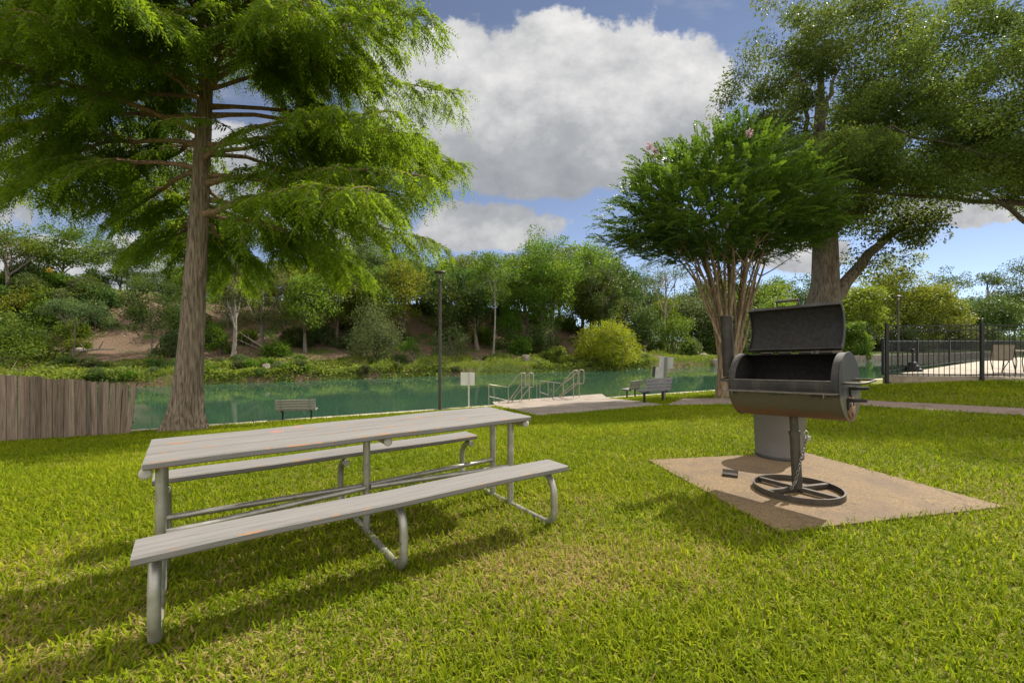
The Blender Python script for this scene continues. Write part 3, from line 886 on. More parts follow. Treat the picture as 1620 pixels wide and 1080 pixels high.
# ------------------------------------------------------------------ live oak (trunk right of the frame) and big elm
def big_tree(name, label, base, trunk, limbs, cc, ax, ncl, per, leaf, clr, lmat, bmat, seed, flat=.6, cut=None, upb=.7, aspect=.5, droop=0.0, extra=()):
    root = empty(name, base, 0, label, 'tree')
    r = np.random.RandomState(seed); q = random.Random(seed)
    mb = MB()
    tp, tr = trunk
    ph = q.uniform(0, 6)
    mb.tube(tp, tr, 18, True, lambda i, an, p: 1 + .07 * math.sin(4 * an + ph) + .05 * math.sin(7 * an + p.z))
    C = []
    lob = rand_unit(14, r); lobr = r.uniform(.74, 1.1, 14)
    while len(C) < ncl:
        d = rand_unit(1, r)[0]
        rr = r.uniform(.12, 1) ** .5 * lobr[np.argmax(lob @ d)]
        c = np.array(cc) + d * np.array(ax) * rr
        if cut is not None and not cut(c): continue
        C.append(c)
    for (p, n_, sp) in extra:
        for _ in range(n_):
            C.append(np.array(p) + r.normal(size=3) * sp)
    C = np.array(C); ncl = len(C)
    hubs = []
    for (i0, end, r0) in limbs:
        pts = bend_path(tp[i0], end, 12, .04, .02, q)
        for i_ in range(2, 12): pts[i_] += Vector((q.uniform(-1, 1), q.uniform(-1, 1), q.uniform(-1, 1))) * .10
        mb.tube(pts, taper(r0, r0 * .25, 12), 9)
        hubs += [(p, r0 * (1 - .75 * i / 12)) for i, p in enumerate(pts) if i >= 4]
    hubs += [(Vector(p), tr[i]) for i, p in enumerate(tp) if i >= len(tp) // 2]
    HP = np.array([h[0] for h in hubs])
    nodes_ = [np.array(h[0]) for h in hubs]; rads = [h[1] for h in hubs]
    order = np.argsort(np.min(np.linalg.norm(C[:, None] - HP[None], axis=2), axis=1))
    NP = np.array(nodes_); NR = np.array(rads)
    for ci in order:
        dd = np.linalg.norm(NP - C[ci], axis=1)
        j = int(np.argmin(dd))
        rr = max(.008, min(NR[j] * .55, .012 + .012 * dd[j]))
        pts = bend_path(Vector(NP[j]), Vector(C[ci]), 4, .10, .02, q)
        mb.tube(pts, taper(rr, rr * .45, 4), 5, False)
        NP = np.vstack([NP, C[ci][None]]); NR = np.append(NR, rr * .5)
    rad = r.uniform(.6, 1.35, ncl) * clr
    V, var = cluster_leaves(C, rad, per, leaf, flat, r, upb, aspect, droop)
    mb.build('trunk', bmat, root)
    np_mesh('crown', V, [(0, 1, 2, 3)], var, lmat, root)
    return root
ob = Vector((20.6, 15.2, float(lawn_z(20.6, 15.2))))
big_tree('live_oak', 'spreading live oak hanging small leaved boughs in from the right over the pool fence', ob,
         ([Vector((0, 0, -.3)), Vector((0, 0, .5)), Vector((-.1, 0, 1.6)), Vector((-.3, -.1, 3.0)), Vector((-.2, -.1, 5.0)), Vector((.1, 0, 7.2)), Vector((.2, 0, 9))], [.62, .48, .42, .40, .32, .2, .08]),
         [(3, (-7.5, -1.2, 6.6), .12), (4, (-9.6, -2.0, 7.4), .11), (4, (-7.5, -.5, 9.2), .12), (4, (-5.0, 2.6, 8.6), .12), (3, (2.5, 1.0, 7.0), .2), (5, (-4.5, -1.5, 10.8), .12), (3, (-5.6, -2.6, 6.4), .10), (4, (-9.0, 1.0, 6.6), .13)],
         (-2.6, -.8, 8.2), (8.0, 4.2, 4.5), 500, 430, .09, .64, M['oak_leaf'], M['bark_dark'], 31, .55,
         lambda c: c[2] > 6.1 and c[0] < 3.5 and c[2] < 8.6 + (c[0] + 10.8) * 1.43, extra=[((-10.4, -1.5, 7.0), 14, .6), ((-9.4, -1.6, 6.3), 12, .55), ((-8.0, -1.6, 6.0), 10, .5)])
eb = G(1300, 612)
eb = Vector((.686 * 18.8, 18.8, float(lawn_z(.686 * 18.8, 18.8))))
big_tree('elm_tree', 'tall elm with thick forked trunk rising behind the open grill lid', eb,
         ([Vector((-.15, 0, -.3)), Vector((-.12, 0, .4)), Vector((-.08, 0, 1.6)), Vector((-.02, 0, 3.2)), Vector((.06, 0, 4.4)), Vector((.02, 0, 6)), Vector((0, 0, 8)), Vector((-.2, 0, 10.5)), Vector((-.1, 0, 13.5))],
          [.95, .72, .62, .60, .47, .42, .34, .22, .06]),
         [(3, (4.0, -.3, 7.3), .30), (5, (-2.2, .6, 9.8), .2), (6, (1.8, -.8, 11.2), .18), (6, (-1.8, -1.2, 12.2), .16), (7, (1.2, 1.0, 14.4), .12), (5, (3.4, 1, 9.8), .2)],
         (-.35, 0, 11.2), (3.8, 4.0, 5.8), 190, 360, .125, .74, M['elm_leaf'], M['bark'], 37, .75,
         lambda c: (c[2] > 7.4 or (c[0] > 1.0 and c[2] > 6.6)) and c[0] < 4.6, .4, .45, .3, [((1.9, -.4, 5.2), 3, .35), ((2.8, -.4, 6.2), 5, .4), ((3.6, -.4, 7.2), 9, .6), ((.6, -.3, 7.0), 5, .5), ((2.2, -.3, 7.9), 10, .7), ((-.9, -.3, 6.4), 5, .4)])

# ------------------------------------------------------------------ picnic table
def picnic_table():
    c = Vector((-1.031, 3.227, 0)); rz = R(35.2)
    root = empty('picnic_table', c, rz, 'long weathered grey picnic table with two attached benches on bent steel pipe legs', 'picnic table')
    q = random.Random(3)
    tops = MB()
    w, g = .209, .018
    for k in (-1, 0, 1):
        mbx = Matrix.Rotation(R(q.uniform(-.15, .15)), 3, 'Z')
        # board as a long chamfered box, subdivided along its length with slight warp
        n = 24; y0 = k * (w + g)
        vs, fs = [], []
        for i in range(n + 1):
            x = -1.215 + 2.43 * i / n + q.uniform(-.001, .001)
            dz = .002 * math.sin(i * .7 + k) + q.uniform(-.0006, .0006)
            b = .007
            for (yy, zz) in ((-w / 2 + b, .76), (w / 2 - b, .76), (w / 2, .76 - b), (w / 2, .722 + b), (w / 2 - b, .722), (-w / 2 + b, .722), (-w / 2, .722 + b), (-w / 2, .76 - b)):
                vs.append((x, y0 + yy + q.uniform(-.0008, .0008), zz + dz))
        for i in range(n):
            for j in range(8):
                fs.append((i * 8 + j, i * 8 + (j + 1) % 8, (i + 1) * 8 + (j + 1) % 8, (i + 1) * 8 + j))
        fs.append(tuple(range(7, -1, -1))); fs.append(tuple(n * 8 + j for j in range(8)))
        tops.add(vs, fs)
    top = tops.build('tabletop', M['table_paint'], root)
    top.data.flip_normals() if top.data.polygons[0].normal.z < 0 else None
    for sgn in (-1, 1):
        b = MB(); n = 24; wv = .235; y0 = sgn * (.526 + wv / 2)
        vs, fs = [], []
        for i in range(n + 1):
            x = -1.225 + 2.45 * i / n; dz = .0025 * math.sin(i * .5 + sgn); bb = .007
            for (yy, zz) in ((-wv / 2 + bb, .46), (wv / 2 - bb, .46), (wv / 2, .46 - bb), (wv / 2, .422 + bb), (wv / 2 - bb, .422), (-wv / 2 + bb, .422), (-wv / 2, .422 + bb), (-wv / 2, .46 - bb)):
                vs.append((x, y0 + yy + q.uniform(-.0008, .0008), zz + dz))
        for i in range(n):
            for j in range(8):
                fs.append((i * 8 + j, i * 8 + (j + 1) % 8, (i + 1) * 8 + (j + 1) % 8, (i + 1) * 8 + j))
        fs.append(tuple(range(7, -1, -1))); fs.append(tuple(n * 8 + j for j in range(8)))
        b.add(vs, fs); o = b.build('bench_seat', M['table_paint'], root)
        if o.data.polygons[0].normal.z < 0: o.data.flip_normals()
    # the chamfered edges, where the paint has rubbed through
    for o in [c_ for c_ in root.children if c_.name.startswith(('tabletop', 'bench_seat'))]:
        o.data.materials.append(M['table_edge'])
        for p in o.data.polygons:
            nz = p.normal
            if abs(nz.z) > .3 and abs(nz.y) > .3 or abs(nz.x) > .9: p.material_index = 1
    pr = .0255
    def arc(cy, cz, r, a0, a1, n=8):
        return [(cy + r * math.cos(R(a0 + (a1 - a0) * i / n)), cz + r * math.sin(R(a0 + (a1 - a0) * i / n))) for i in range(n + 1)]
    for u in (-1.15, 0.0, 1.15):
        f = MB()
        V_ = .69
        prof = []
        # left foot loop, ground bar, right foot loop
        zg, zt = .012, .39
        rb, rt = .11, .15
        right = [(.50, zt)] + arc(V_ - rt, zt - rt, rt, 90, 0) + arc(V_ - rb, zg + rb, rb, 0, -90)
        left = [(-a, b) for a, b in reversed(right)]
        pts = [Vector((u, a, b)) for a, b in right] + [Vector((u, a, b)) for a, b in left]
        f.tube(pts, pr, 12)
        f.build('leg_loop', M['pipe'], root)
        posts = (-.135, .135) if u else (0.0,)
        for v in posts:
            p = MB(); p.tube([(u, v, .03), (u, v, .69)], pr, 12); p.build('post', M['pipe'], root)
        cb = MB(); uu = u + (.058 if u >= 0 else -.058)
        cb.tube([(uu, -.275, .692), (uu, .275, .692)], pr, 14)
        cbo = cb.build('crossbar', M['pipe'], root)
        cp = MB()
        for sg in (-1, 1):
            cp = MB(); cp.lathe([(.001, .004), (.02, .004), (.0285, 0), (.0285, -.01)], 14, (uu, sg * .275, .692), Matrix.Rotation(R(-90 * sg), 3, 'X'))
            cp.build('end_cap', M['pipe_end'], cbo)
    for u in (-1.15, 1.15):
        for v in (-.135, .135):
            b = MB(); b.tube([(u, v * .98, .325), (.02 * (1 if u > 0 else -1), v * .2, .335)], .019, 10); b.build('brace', M['pipe'], root)
    # bolts heads on the boards near each frame
    return root
picnic_table()

# ------------------------------------------------------------------ barrel grill
def grill():
    gx, gy = 2.535, 4.04
    root = empty('barrel_grill', (gx, gy, .03), 0, 'open rusty black barrel grill on a pedestal with round base ring', 'grill')
    phi = R(50.8)
    a = Vector((math.cos(phi), -math.sin(phi), 0)); mdir = Vector((-math.sin(phi), -math.cos(phi), 0))
    # local frame: x = a (axis), y = -m (away from viewer), z up, then a small lean
    B = Matrix(((a.x, -mdir.x, 0), (a.y, -mdir.y, 0), (0, 0, 1)))
    lean = Matrix.Rotation(R(-2.6), 3, Vector((gx, gy, 0)).normalized())
    T = (lean @ B)
    T4 = T.to_4x4()
    cz = .942; r = .282; L = .86; h = L / 2
    RB = B.to_4x4()
    # base ring and spokes, level
    mb = MB()
    prof = [(.352, 0), (.352, .05), (.338, .05), (.338, 0), (.352, 0)]
    mb.lathe(prof, 56, (0, 0, 0), None, False)
    ring = mb.build('base_ring', M['gsteel'], root)
    for an, ht in ((R(15), .046), (R(-58), .044)):
        s = MB(); s.box((0, 0, .026), (.672, .036, ht - .008), Matrix.Rotation(an, 3, 'Z'), .003); s.build('spoke', M['gsteel'], ring)
    p = MB(); p.tube([(0, 0, .03), (0, 0, .53)], .041, 18); p.tube([(0, 0, .50), (0, 0, .535)], .047, 18)
    p.xform(lean.to_4x4()); ped = p.build('pedestal', M['gsteel'], root)
    p = MB(); p.tube([(0, 0, .52), (0, 0, .69)], .035, 16)
    p.xform(lean.to_4x4()); p.build('inner_post', M['gsteel'], ped)
    # drum shell with opening, thick
    t = .006
    def arcshell(r0, r1, a0, a1, x0, x1, n):
        b = MB(); vs, fs = [], []
        for i in range(n + 1):
            an = R(a0 + (a1 - a0) * i / n)
            for (rr, xx) in ((r0, x0), (r1, x0), (r1, x1), (r0, x1)):
                vs.append((xx, -rr * math.cos(an), cz + rr * math.sin(an)))
        for i in range(n):
            for j in range(4):
                fs.append((i * 4 + j, i * 4 + (j + 1) % 4, (i + 1) * 4 + (j + 1) % 4, (i + 1) * 4 + j))
        fs.append((3, 2, 1, 0)); fs.append(tuple(n * 4 + j for j in range(4)))
        b.add(vs, fs, False); return b
    A0, A1 = 12, 100
    body = arcshell(r, r - t, A1, 360 + A0, -h, h, 44)
    for s in (-1, 1):     # end plates: full discs, with a rim
        x = s * h
        pl = [(.001, -.004), (r + .004, -.004), (r + .008, 0), (r + .004, .004), (.001, .004)]
        body.lathe(pl, 44, (x, 0, cz), Matrix(((0, 0, 1), (1, 0, 0), (0, 1, 0))), False)
        # shoulder strips beside the opening
        b2 = arcshell(r, r - t, A0, A1, (x - .055 if s > 0 else x), (x if s > 0 else x + .055), 14)
        body.add(b2.v, b2.f)
    body.xform(T4)
    bo = body.build('firebox', M['grill'], root)
    lip = MB()
    yy, zz = -r * math.cos(R(A0)), cz + r * math.sin(R(A0))
    lip.box((0, yy + .006, zz + .002), (L - .1, .02, .008), None, .002)
    lip.xform(T4); lip.build('rim', M['edge'], bo)
    # sooty liner just inside the shell
    ln = arcshell(r - t - .001, r - t - .003, A1 + 1, 360 + A0 - 1, -h + .005, h - .005, 40)
    for s in (-1, 1):
        ln.lathe([(.001, 0), (r - t - .003, 0)], 40, (s * (h - .0065), 0, cz), Matrix(((0, 0, 1), (1, 0, 0), (0, 1, 0))), False)
    ln.xform(T4); ln.build('sooty_lining', M['soot'], bo)
    # cooking grate inside
    gt = MB()
    for k in range(26):
        x = -h + .03 + k * (L - .06) / 25
        gt.tube([(x, -.245, cz - .03), (x, .25, cz - .03)], .004, 5)
    gt.tube([(-h + .02, -.245, cz - .035), (h - .02, -.245, cz - .035)], .006, 6); gt.tube([(-h + .02, .25, cz - .035), (h - .02, .25, cz - .035)], .006, 6)
    gt.xform(T4); gt.build('cooking_grate', M['soot'], bo)
    # lid: the missing arc, swung open about its hinge line
    lid = MB()
    hy, hz = -r * math.cos(R(A1)), cz + r * math.sin(R(A1)) + .012
    rot = Matrix.Translation((0, hy, hz)) @ Matrix.Rotation(R(-136), 4, 'X') @ Matrix.Translation((0, -hy, -hz))
    b = arcshell(r + .004, r - .004, A0 - 6, A1 - 1, -h + .05, h - .05, 22)
    lid.add(b.v, b.f)
    for s in (-1, 1):     # side flanges
        b = arcshell(r - .004, r - .035, A0 - 6, A1 - 1, s * (h - .053) - .004, s * (h - .053) + .004, 22); lid.add(b.v, b.f)
    for an in (A0 - 6, A1 - 1.5):
        y, z = -(r - .012) * math.cos(R(an)), cz + (r - .012) * math.sin(R(an))
        Rm = Matrix.Rotation(R(90 - an) * 1, 3, 'X')
        lid.box((0, y, z), (L - .1, .012, .034), Matrix.Rotation(R(-(90 - an)), 3, 'X'), .002)
    lid.xform(T4 @ rot)
    lo = lid.build('lid', M['grill'], root)
    li = arcshell(r - .005, r - .007, A0 - 4, A1 - 2.5, -h + .058, h - .058, 22); li.xform(T4 @ rot); li.build('sooty_lining', M['soot'], lo)
    hd = MB()
    def lp(x, rr, da): an = R(A0 - 6 - da); return (x, -rr * math.cos(an), cz + rr * math.sin(an))
    hx = -.035
    hd.tube([lp(hx - .085, r + .03, 9), lp(hx + .085, r + .03, 9)], .013, 12)
    for x in (hx - .09, hx + .09): hd.tube([lp(x, r - .0, -1), lp(x, r + .035, 10.5)], .009, 8)
    hd.xform(T4 @ rot @ Matrix.Translation((0, 0, 0))); hd.build('lid_handle', M['gsteel'], lo)
    hg = MB()
    for x in (-.22, -.06, .10, .26): hg.tube([(x - .05, hy, hz - .003), (x + .05, hy, hz - .003)], .012, 8)
    hg.xform(T4); hg.build('hinge', M['gsteel'], lo)
    # front shelf of expanded metal
    sh = MB()
    ys, zs = -r * math.cos(R(-7)), cz + r * math.sin(R(-7))
    sh.box((-.02, ys - .062, zs), (L + .04, .008, .012)); sh.box((-.02, ys + .0, zs - .002), (L + .04, .008, .010))
    n = 44
    for k in range(n):
        x0 = -.02 - (L + .04) / 2 + k * (L + .04) / n; x1 = x0 + (L + .04) / n
        sh.tube([(x0, ys - .06, zs), (x1, ys - .0, zs)], .0035, 4, False); sh.tube([(x1, ys - .06, zs + .001), (x0, ys, zs + .001)], .0035, 4, False)
    for x in (-h + .05, h - .09): sh.box((x, ys - .03, zs - .02), (.008, .07, .034))
    sh.xform(T4); sh.build('shelf', M['edge'], root)
    # chimney with mitred elbow and flap
    ch = MB()
    xe = -h - .150
    ch.tube([(-h + .0, .05, cz + .10), (xe + .01, .05, cz + .10)], .060, 20)
    ch.tube([(xe, .05, cz + .06), (xe, .05, cz + .66)], .056, 22)
    ch.xform(T4); co = ch.build('chimney', M['grill'], root)
    cf = MB(); cf.lathe([(.001, 0), (.072, 0), (.072, .005), (.001, .005)], 22, (xe - .055, .05, cz + .666)); cf.xform(T4); cf.build('flap', M['gsteel'], co)
    # side handles
    for s in (-1, 1):
        hb = MB(); x0, x1 = s * h, s * (h + .15)
        hb.tube([(x0, -.17, cz + .04), (x1 - s * .03, -.17, cz + .04), (x1, -.13, cz + .045), (x1, .09, cz + .05), (x1 - s * .03, .13, cz + .05), (x0, .13, cz + .05)], .009, 8)
        hb.xform(T4); hb.build('side_handle', M['gsteel'], root)
    # air damper on the right end plate
    dm = MB(); Mx = Matrix(((0, 0, 1), (1, 0, 0), (0, 1, 0)))
    dm.lathe([(.001, .010), (.088, .010), (.092, .005), (.092, 0)], 28, (h + .005, -.03, cz - .165), Mx)
    dm.xform(T4); do = dm.build('air_damper', M['rust'], root)
    for an in (30, 150, 270):
        hl = MB(); hl.lathe([(.001, .002), (.020, .002), (.020, 0)], 14, (h + .0155, -.03 + .052 * math.cos(R(an)), cz - .165 + .052 * math.sin(R(an))), Mx); hl.xform(T4); hl.build('vent_hole', M['soot'], do)
    for yk, zk in ((-.035, -.01), (-.11, -.10)):
        kb = MB(); kb.box((h + .03, yk, cz + zk), (.06, .022, .030), None, .004); kb.tube([(h + .05, yk - .0, cz + zk), (h + .135, yk, cz + zk + .004)], .013, 10); kb.box((h + .012, yk, cz + zk - .03), (.012, .03, .09))
        kb.xform(T4); kb.build('draw_latch', M['black'], root)
    # chain and padlock hanging at the post
    ck = MB(); q = random.Random(8)
    pts = [Vector((.052 - .0068 * i, -.045, .50 - .028 * i)) for i in range(15)] + [Vector((-.05 - .014 * i, -.05 - .003 * i, .10 - .018 * i)) for i in range(4)]
    for i in range(len(pts) - 1):
        p0, p1 = pts[i], pts[i + 1]
        if (p1 - p0).length > .08: continue
        d = (p1 - p0).normalized(); sd = d.cross(Vector((0, 1, 0)) if i % 2 else Vector((1, 0, 0))).normalized()
        c_ = (p0 + p1) / 2; lp_ = []
        for k in range(11):
            an = 6.283 * k / 10; lp_.append(c_ + d * .021 * math.cos(an) + sd * .011 * math.sin(an))
        ck.tube(lp_, .0035, 5, False)
    ck.build('chain', M['chain'], root)
    pk = MB(); pk.box((.066, -.03, .475), (.055, .028, .050), Matrix.Rotation(R(12), 3, 'Y'), .006)
    pk.tube([(.046, -.03, .50), (.040, -.03, .53), (.056, -.03, .545), (.072, -.03, .53), (.077, -.03, .505)], .0045, 6)
    pk.build('padlock', M['brass'], root)
grill()

def trash_can():
    root = empty('trash_can', (3.10, 5.28, .03), 0, 'round grey plastic trash can standing behind the grill pedestal on the concrete pad', 'trash can')
    mb = MB()
    prof = [(.001, 0), (.235, 0), (.243, .006), (.247, .03), (.276, .66), (.290, .665), (.297, .675), (.297, .70), (.290, .705), (.268, .70), (.235, .04), (.001, .035)]
    mb.lathe(prof, 48); mb.build('body', M['can'], root)
    b = MB(); b.lathe([(.2455, .0), (.2485, .006), (.2500, .035), (.2488, .037)], 48); b.build('base_band', M['can_dark'], root)
    for s in (-1, 1):
        h = MB(); h.tube([(s * .285, -.06, .60), (s * .325, -.055, .60), (s * .325, .055, .60), (s * .285, .06, .60)], .013, 8); h.build('handle', M['can'], root)
trash_can()

def bracket():
    g = G(1155, 758)
    root = empty('metal_bracket', (g.x, g.y, .031), R(-28), 'small dark folded metal bracket lying alone on the concrete pad', 'bracket')
    mb = MB()
    mb.box((0, 0, .004), (.14, .07, .006)); mb.box((0, .033, .028), (.14, .006, .05), Matrix.Rotation(R(-18), 3, 'X')); mb.box((0, -.034, .014), (.14, .006, .022), Matrix.Rotation(R(20), 3, 'X'))
    mb.build('plate', M['gsteel'], root)
    for y in (-.014, .008):
        t = MB(); t.tube([(-.062, y, .020), (.062, y, .020)], .008, 8); t.build('rod', M['gsteel'], root)
bracket()

# ------------------------------------------------------------------ river benches
def park_bench(mat, label, loc, rz, W=1.45, sc=1.0, backs=4, seats=4):
    root = empty('park_bench', loc, rz, label, 'bench')
    # local: x along the bench, +y the way a sitter looks
    for i in range(backs):
        b = MB(); z = .46 + i * .105; b.box((0, -.20 - .028 * i, z), (W, .030, .085), Matrix.Rotation(R(14), 3, 'X'), .004); b.build('back_slat', mat, root)
    for i in range(seats):
        b = MB(); b.box((0, -.13 + i * .105, .40 + .004 * i), (W, .088, .032), None, .004); b.build('seat_slat', mat, root)
    for s in (-1, 1):
        x = s * W * .36
        f = MB()
        f.box((x, .02, .365), (.05, .46, .035), None, .004)
        f.box((x, 0, .175), (.055, .055, .37), None, .004)
        f.box((x, -.215, .60), (.045, .03, .50), Matrix.Rotation(R(14), 3, 'X'), .004)
        f.build('leg_frame', M['black'], root)
    root.scale = (sc, sc, sc)
    return root
rdir = math.atan2(EX, -EY) - math.pi / 2      # facing the river
b1 = G(470, 664.5)
park_bench(M['bench_paint'], 'weathered grey green slatted bench facing the river near the cypress', b1, rdir - R(14), 1.42, .86)
b2 = G(1034, 637.5)
park_bench(M['bench_dark'], 'dark slatted bench with its back turned, in front of the stacked sign backs', b2, R(22), 1.0, .95)
b3 = G(1000, 630)
park_bench(M['bench_dark'], 'second dark slatted bench half hidden beyond the one by the sign backs', b3 + Vector((.10, .55, -.02)), R(44), 1.0, .9)

# ------------------------------------------------------------------ signs
def white_sign():
    g = G(741.5, 644)
    sc = g.y / F
    root = empty('blank_sign', g, R(-8), 'small blank white sign board on a thin post beside the lamp post', 'sign')
    zt, zb = EYE + (HOR - 589) * sc - g.z, EYE + (HOR - 609.5) * sc - g.z
    mb = MB(); mb.box((-.05, .03, (zt + zb) / 2), (22.5 * sc, .006, zt - zb), None, .001); mb.build('panel', M['sign_white'], root)
    mb = MB(); mb.box((0, 0, zt / 2 - .1), (.055, .035, zt + .2), None, .004); mb.build('post', M['sign_grey'], root)
    for z in (zb + .08, zt - .08):
        b = MB(); b.tube([(0, -.02, z), (0, -.028, z)], .012, 8); b.build('bolt', M['pipe'], root)
white_sign()
def sign_stack():
    Z = 16.6; g = Vector(((1050 - 810) / F * Z, Z, float(lawn_z((1050 - 810) / F * Z, Z))))
    sc = Z / F
    root = empty('sign_post', g, 0, 'post carrying three grey sign backs above the dark bench', 'sign')
    def pz(py): return EYE + (HOR - py) * sc - g.z
    mb = MB(); mb.box((.05, 0, pz(565) / 2), (.09, .05, pz(565)), Matrix.Rotation(R(3), 3, 'Y'), .005); mb.build('post', M['bench_dark'], root)
    for (x0, x1, y0, y1, tilt) in ((1043.5, 1053, 563.5, 580.5, 4), (1054.5, 1066, 565, 583, 7), (1037, 1053.5, 580.5, 603, 3)):
        b = MB(); cx = ((x0 + x1) / 2 - 1050) * sc
        b.box((cx, .035 + .004 * tilt, (pz(y0) + pz(y1)) / 2), ((x1 - x0) * sc, .008, pz(y0) - pz(y1)), Matrix.Rotation(R(tilt), 3, 'Y'), .001); b.build('panel', M['sign_grey'], root)
    s = MB(); s.tube([((1036 - 1050) * sc, .02, pz(580)), ((1034.5 - 1050) * sc, .0, pz(586)), ((1033.5 - 1050) * sc, 0, pz(596))], .045, 8); s.build('strap', M['strap'], root)
sign_stack()

# ------------------------------------------------------------------ river steps and handrails
def handrail(label, paths, posts, Zf):
    allp = [Vector(at(px, py, Zf(px, py))) for pth in paths for (px, py) in pth]
    base = Vector((sum(p.x for p in allp) / len(allp), sum(p.y for p in allp) / len(allp), -1.25))
    root = empty('stair_handrail', base, 0, label, 'handrail', 'handrails down into the river')
    for pth in paths:
        mb = MB(); mb.tube([at(px, py, Zf(px, py)) - base for px, py in pth], .024, 8); mb.build('rail', M['rail'], root)
    for (px, y0, y1) in posts:
        Z = Zf(px, y0); a, b = at(px, y0, Z) - base, at(px + .3, y1 + 2, Z) - base
        mb = MB(); mb.tube([a, b], .024, 8); mb.build('post', M['rail'], root)
def zA(px, py): return 19.5 + (0 if px > 822 else (822 - px) * .055 if px > 800 else 1.2 - (800 - px) * .055)
handrail('nearer pair of tan steel handrails stepping down to the river, by the white sign',
         [[(773, 608), (804, 612.5), (823, 590.5), (826, 589.5), (830.5, 590.5), (831, 600), (831, 612.5), (826, 613)],
          [(773.5, 627), (805, 634)], [(805, 634), (836, 590.5), (839, 589.5), (843.5, 590.5), (844, 600), (843.5, 612), (838, 612.5)], [(838, 612.5), (823, 632)], [(826, 613), (812, 631)]],
         [(773, 607, 640), (804, 612, 634), (825, 590, 633), (837, 590, 631)], zA)
def zB(px, py): return 20.4 + (0 if px > 900 else (900 - px) * .03)
handrail('farther pair of tan steel handrails stepping down to the river, beyond the landing slab',
         [[(854, 602.5), (867, 604), (887, 606)], [(854, 620), (868, 625)], [(870, 629), (907, 586.5), (910, 585.5), (914, 586.5), (914.5, 598), (914, 606.5), (907, 607)],
          [(907, 607), (884, 627)], [(888, 627), (916, 605)], [(893, 606), (916, 586), (919, 584.5), (923.5, 585.5), (924, 596), (923.5, 606), (916, 607)]],
         [(849, 603, 630), (854, 602, 629), (867, 604, 628), (876, 606, 628), (891, 606, 626), (907, 587, 626), (916, 585, 625)], zB)
# concrete steps at the slab's river edge
sa, sb = at(806, 634, 19.7), at(834, 631.5, 19.9)
mb = MB()
for i in range(4):
    c = (sa + sb) / 2 + Vector((-.441, .898, 0)) * (.25 + .3 * i) + Vector((0, 0, -.10 - .16 * i))
    mb.box((c.x, c.y, c.z - .35), (1.3, .30, .7), RM, .01)
tag(mb.build('river_steps', M['curb']), kind='structure')

# ------------------------------------------------------------------ lamp posts
def lamp_post(label, g, height, sc=1.0):
    root = empty('lamp_post', g, 0, label, 'lamp post')
    mb = MB(); mb.tube([(0, 0, -.1), (0, 0, height - .42)], .055 * sc, 12); mb.build('pole', M['pole'], root)
    b = MB(); b.box((0, 0, .03), (.36 * sc, .36 * sc, .08), None, .012); b.build('base_plate', M['pole'], root)
    h = MB(); h.lathe([(.001, -.0), (.20, -.045), (.215, -.075), (.20, -.10), (.10, -.115), (.001, -.115)], 24, (0, 0, height)); h.build('lamp_head', M['pole'], root)
    n = MB()
    n.lathe([(.055 * sc, -.42), (.075, -.40), (.06, -.36), (.045, -.34)], 14, (0, 0, height))
    for k in range(4):
        an = k * math.pi / 2 + .4
        n.tube([(.045 * math.cos(an), .045 * math.sin(an), height - .36), (.10 * math.cos(an), .10 * math.sin(an), height - .22), (.13 * math.cos(an), .13 * math.sin(an), height - .10)], .010, 6)
    n.build('neck', M['pole'], root)
    l = MB(); l.lathe([(.001, -.30), (.05, -.29), (.062, -.22), (.06, -.118), (.001, -.118)], 16, (0, 0, height)); l.build('lens', M['glass_lamp'], root)
    return root
g = G(696, 650.5); lamp_post('tall dark lamp post at the river wall near the white sign', g, EYE + (HOR - 427.5) * g.y / F - g.z)
Zl = 27.5; xl = (1421 - 810) / F * Zl; gl = Vector((xl, Zl, -1.0))
lamp_post('dark flat topped lamp post seen through the pool fence on the right', gl, EYE + (HOR - 467) * Zl / F + 1.0)
Zl = 62; xl = (1554 - 810) / F * Zl; gl = Vector((xl, Zl, float(far_z(xl, Zl))))
lamp_post('distant small lamp post on the far park lawn before the right hand woods', gl, EYE + (HOR - 503) * Zl / F - gl.z, 1.2)

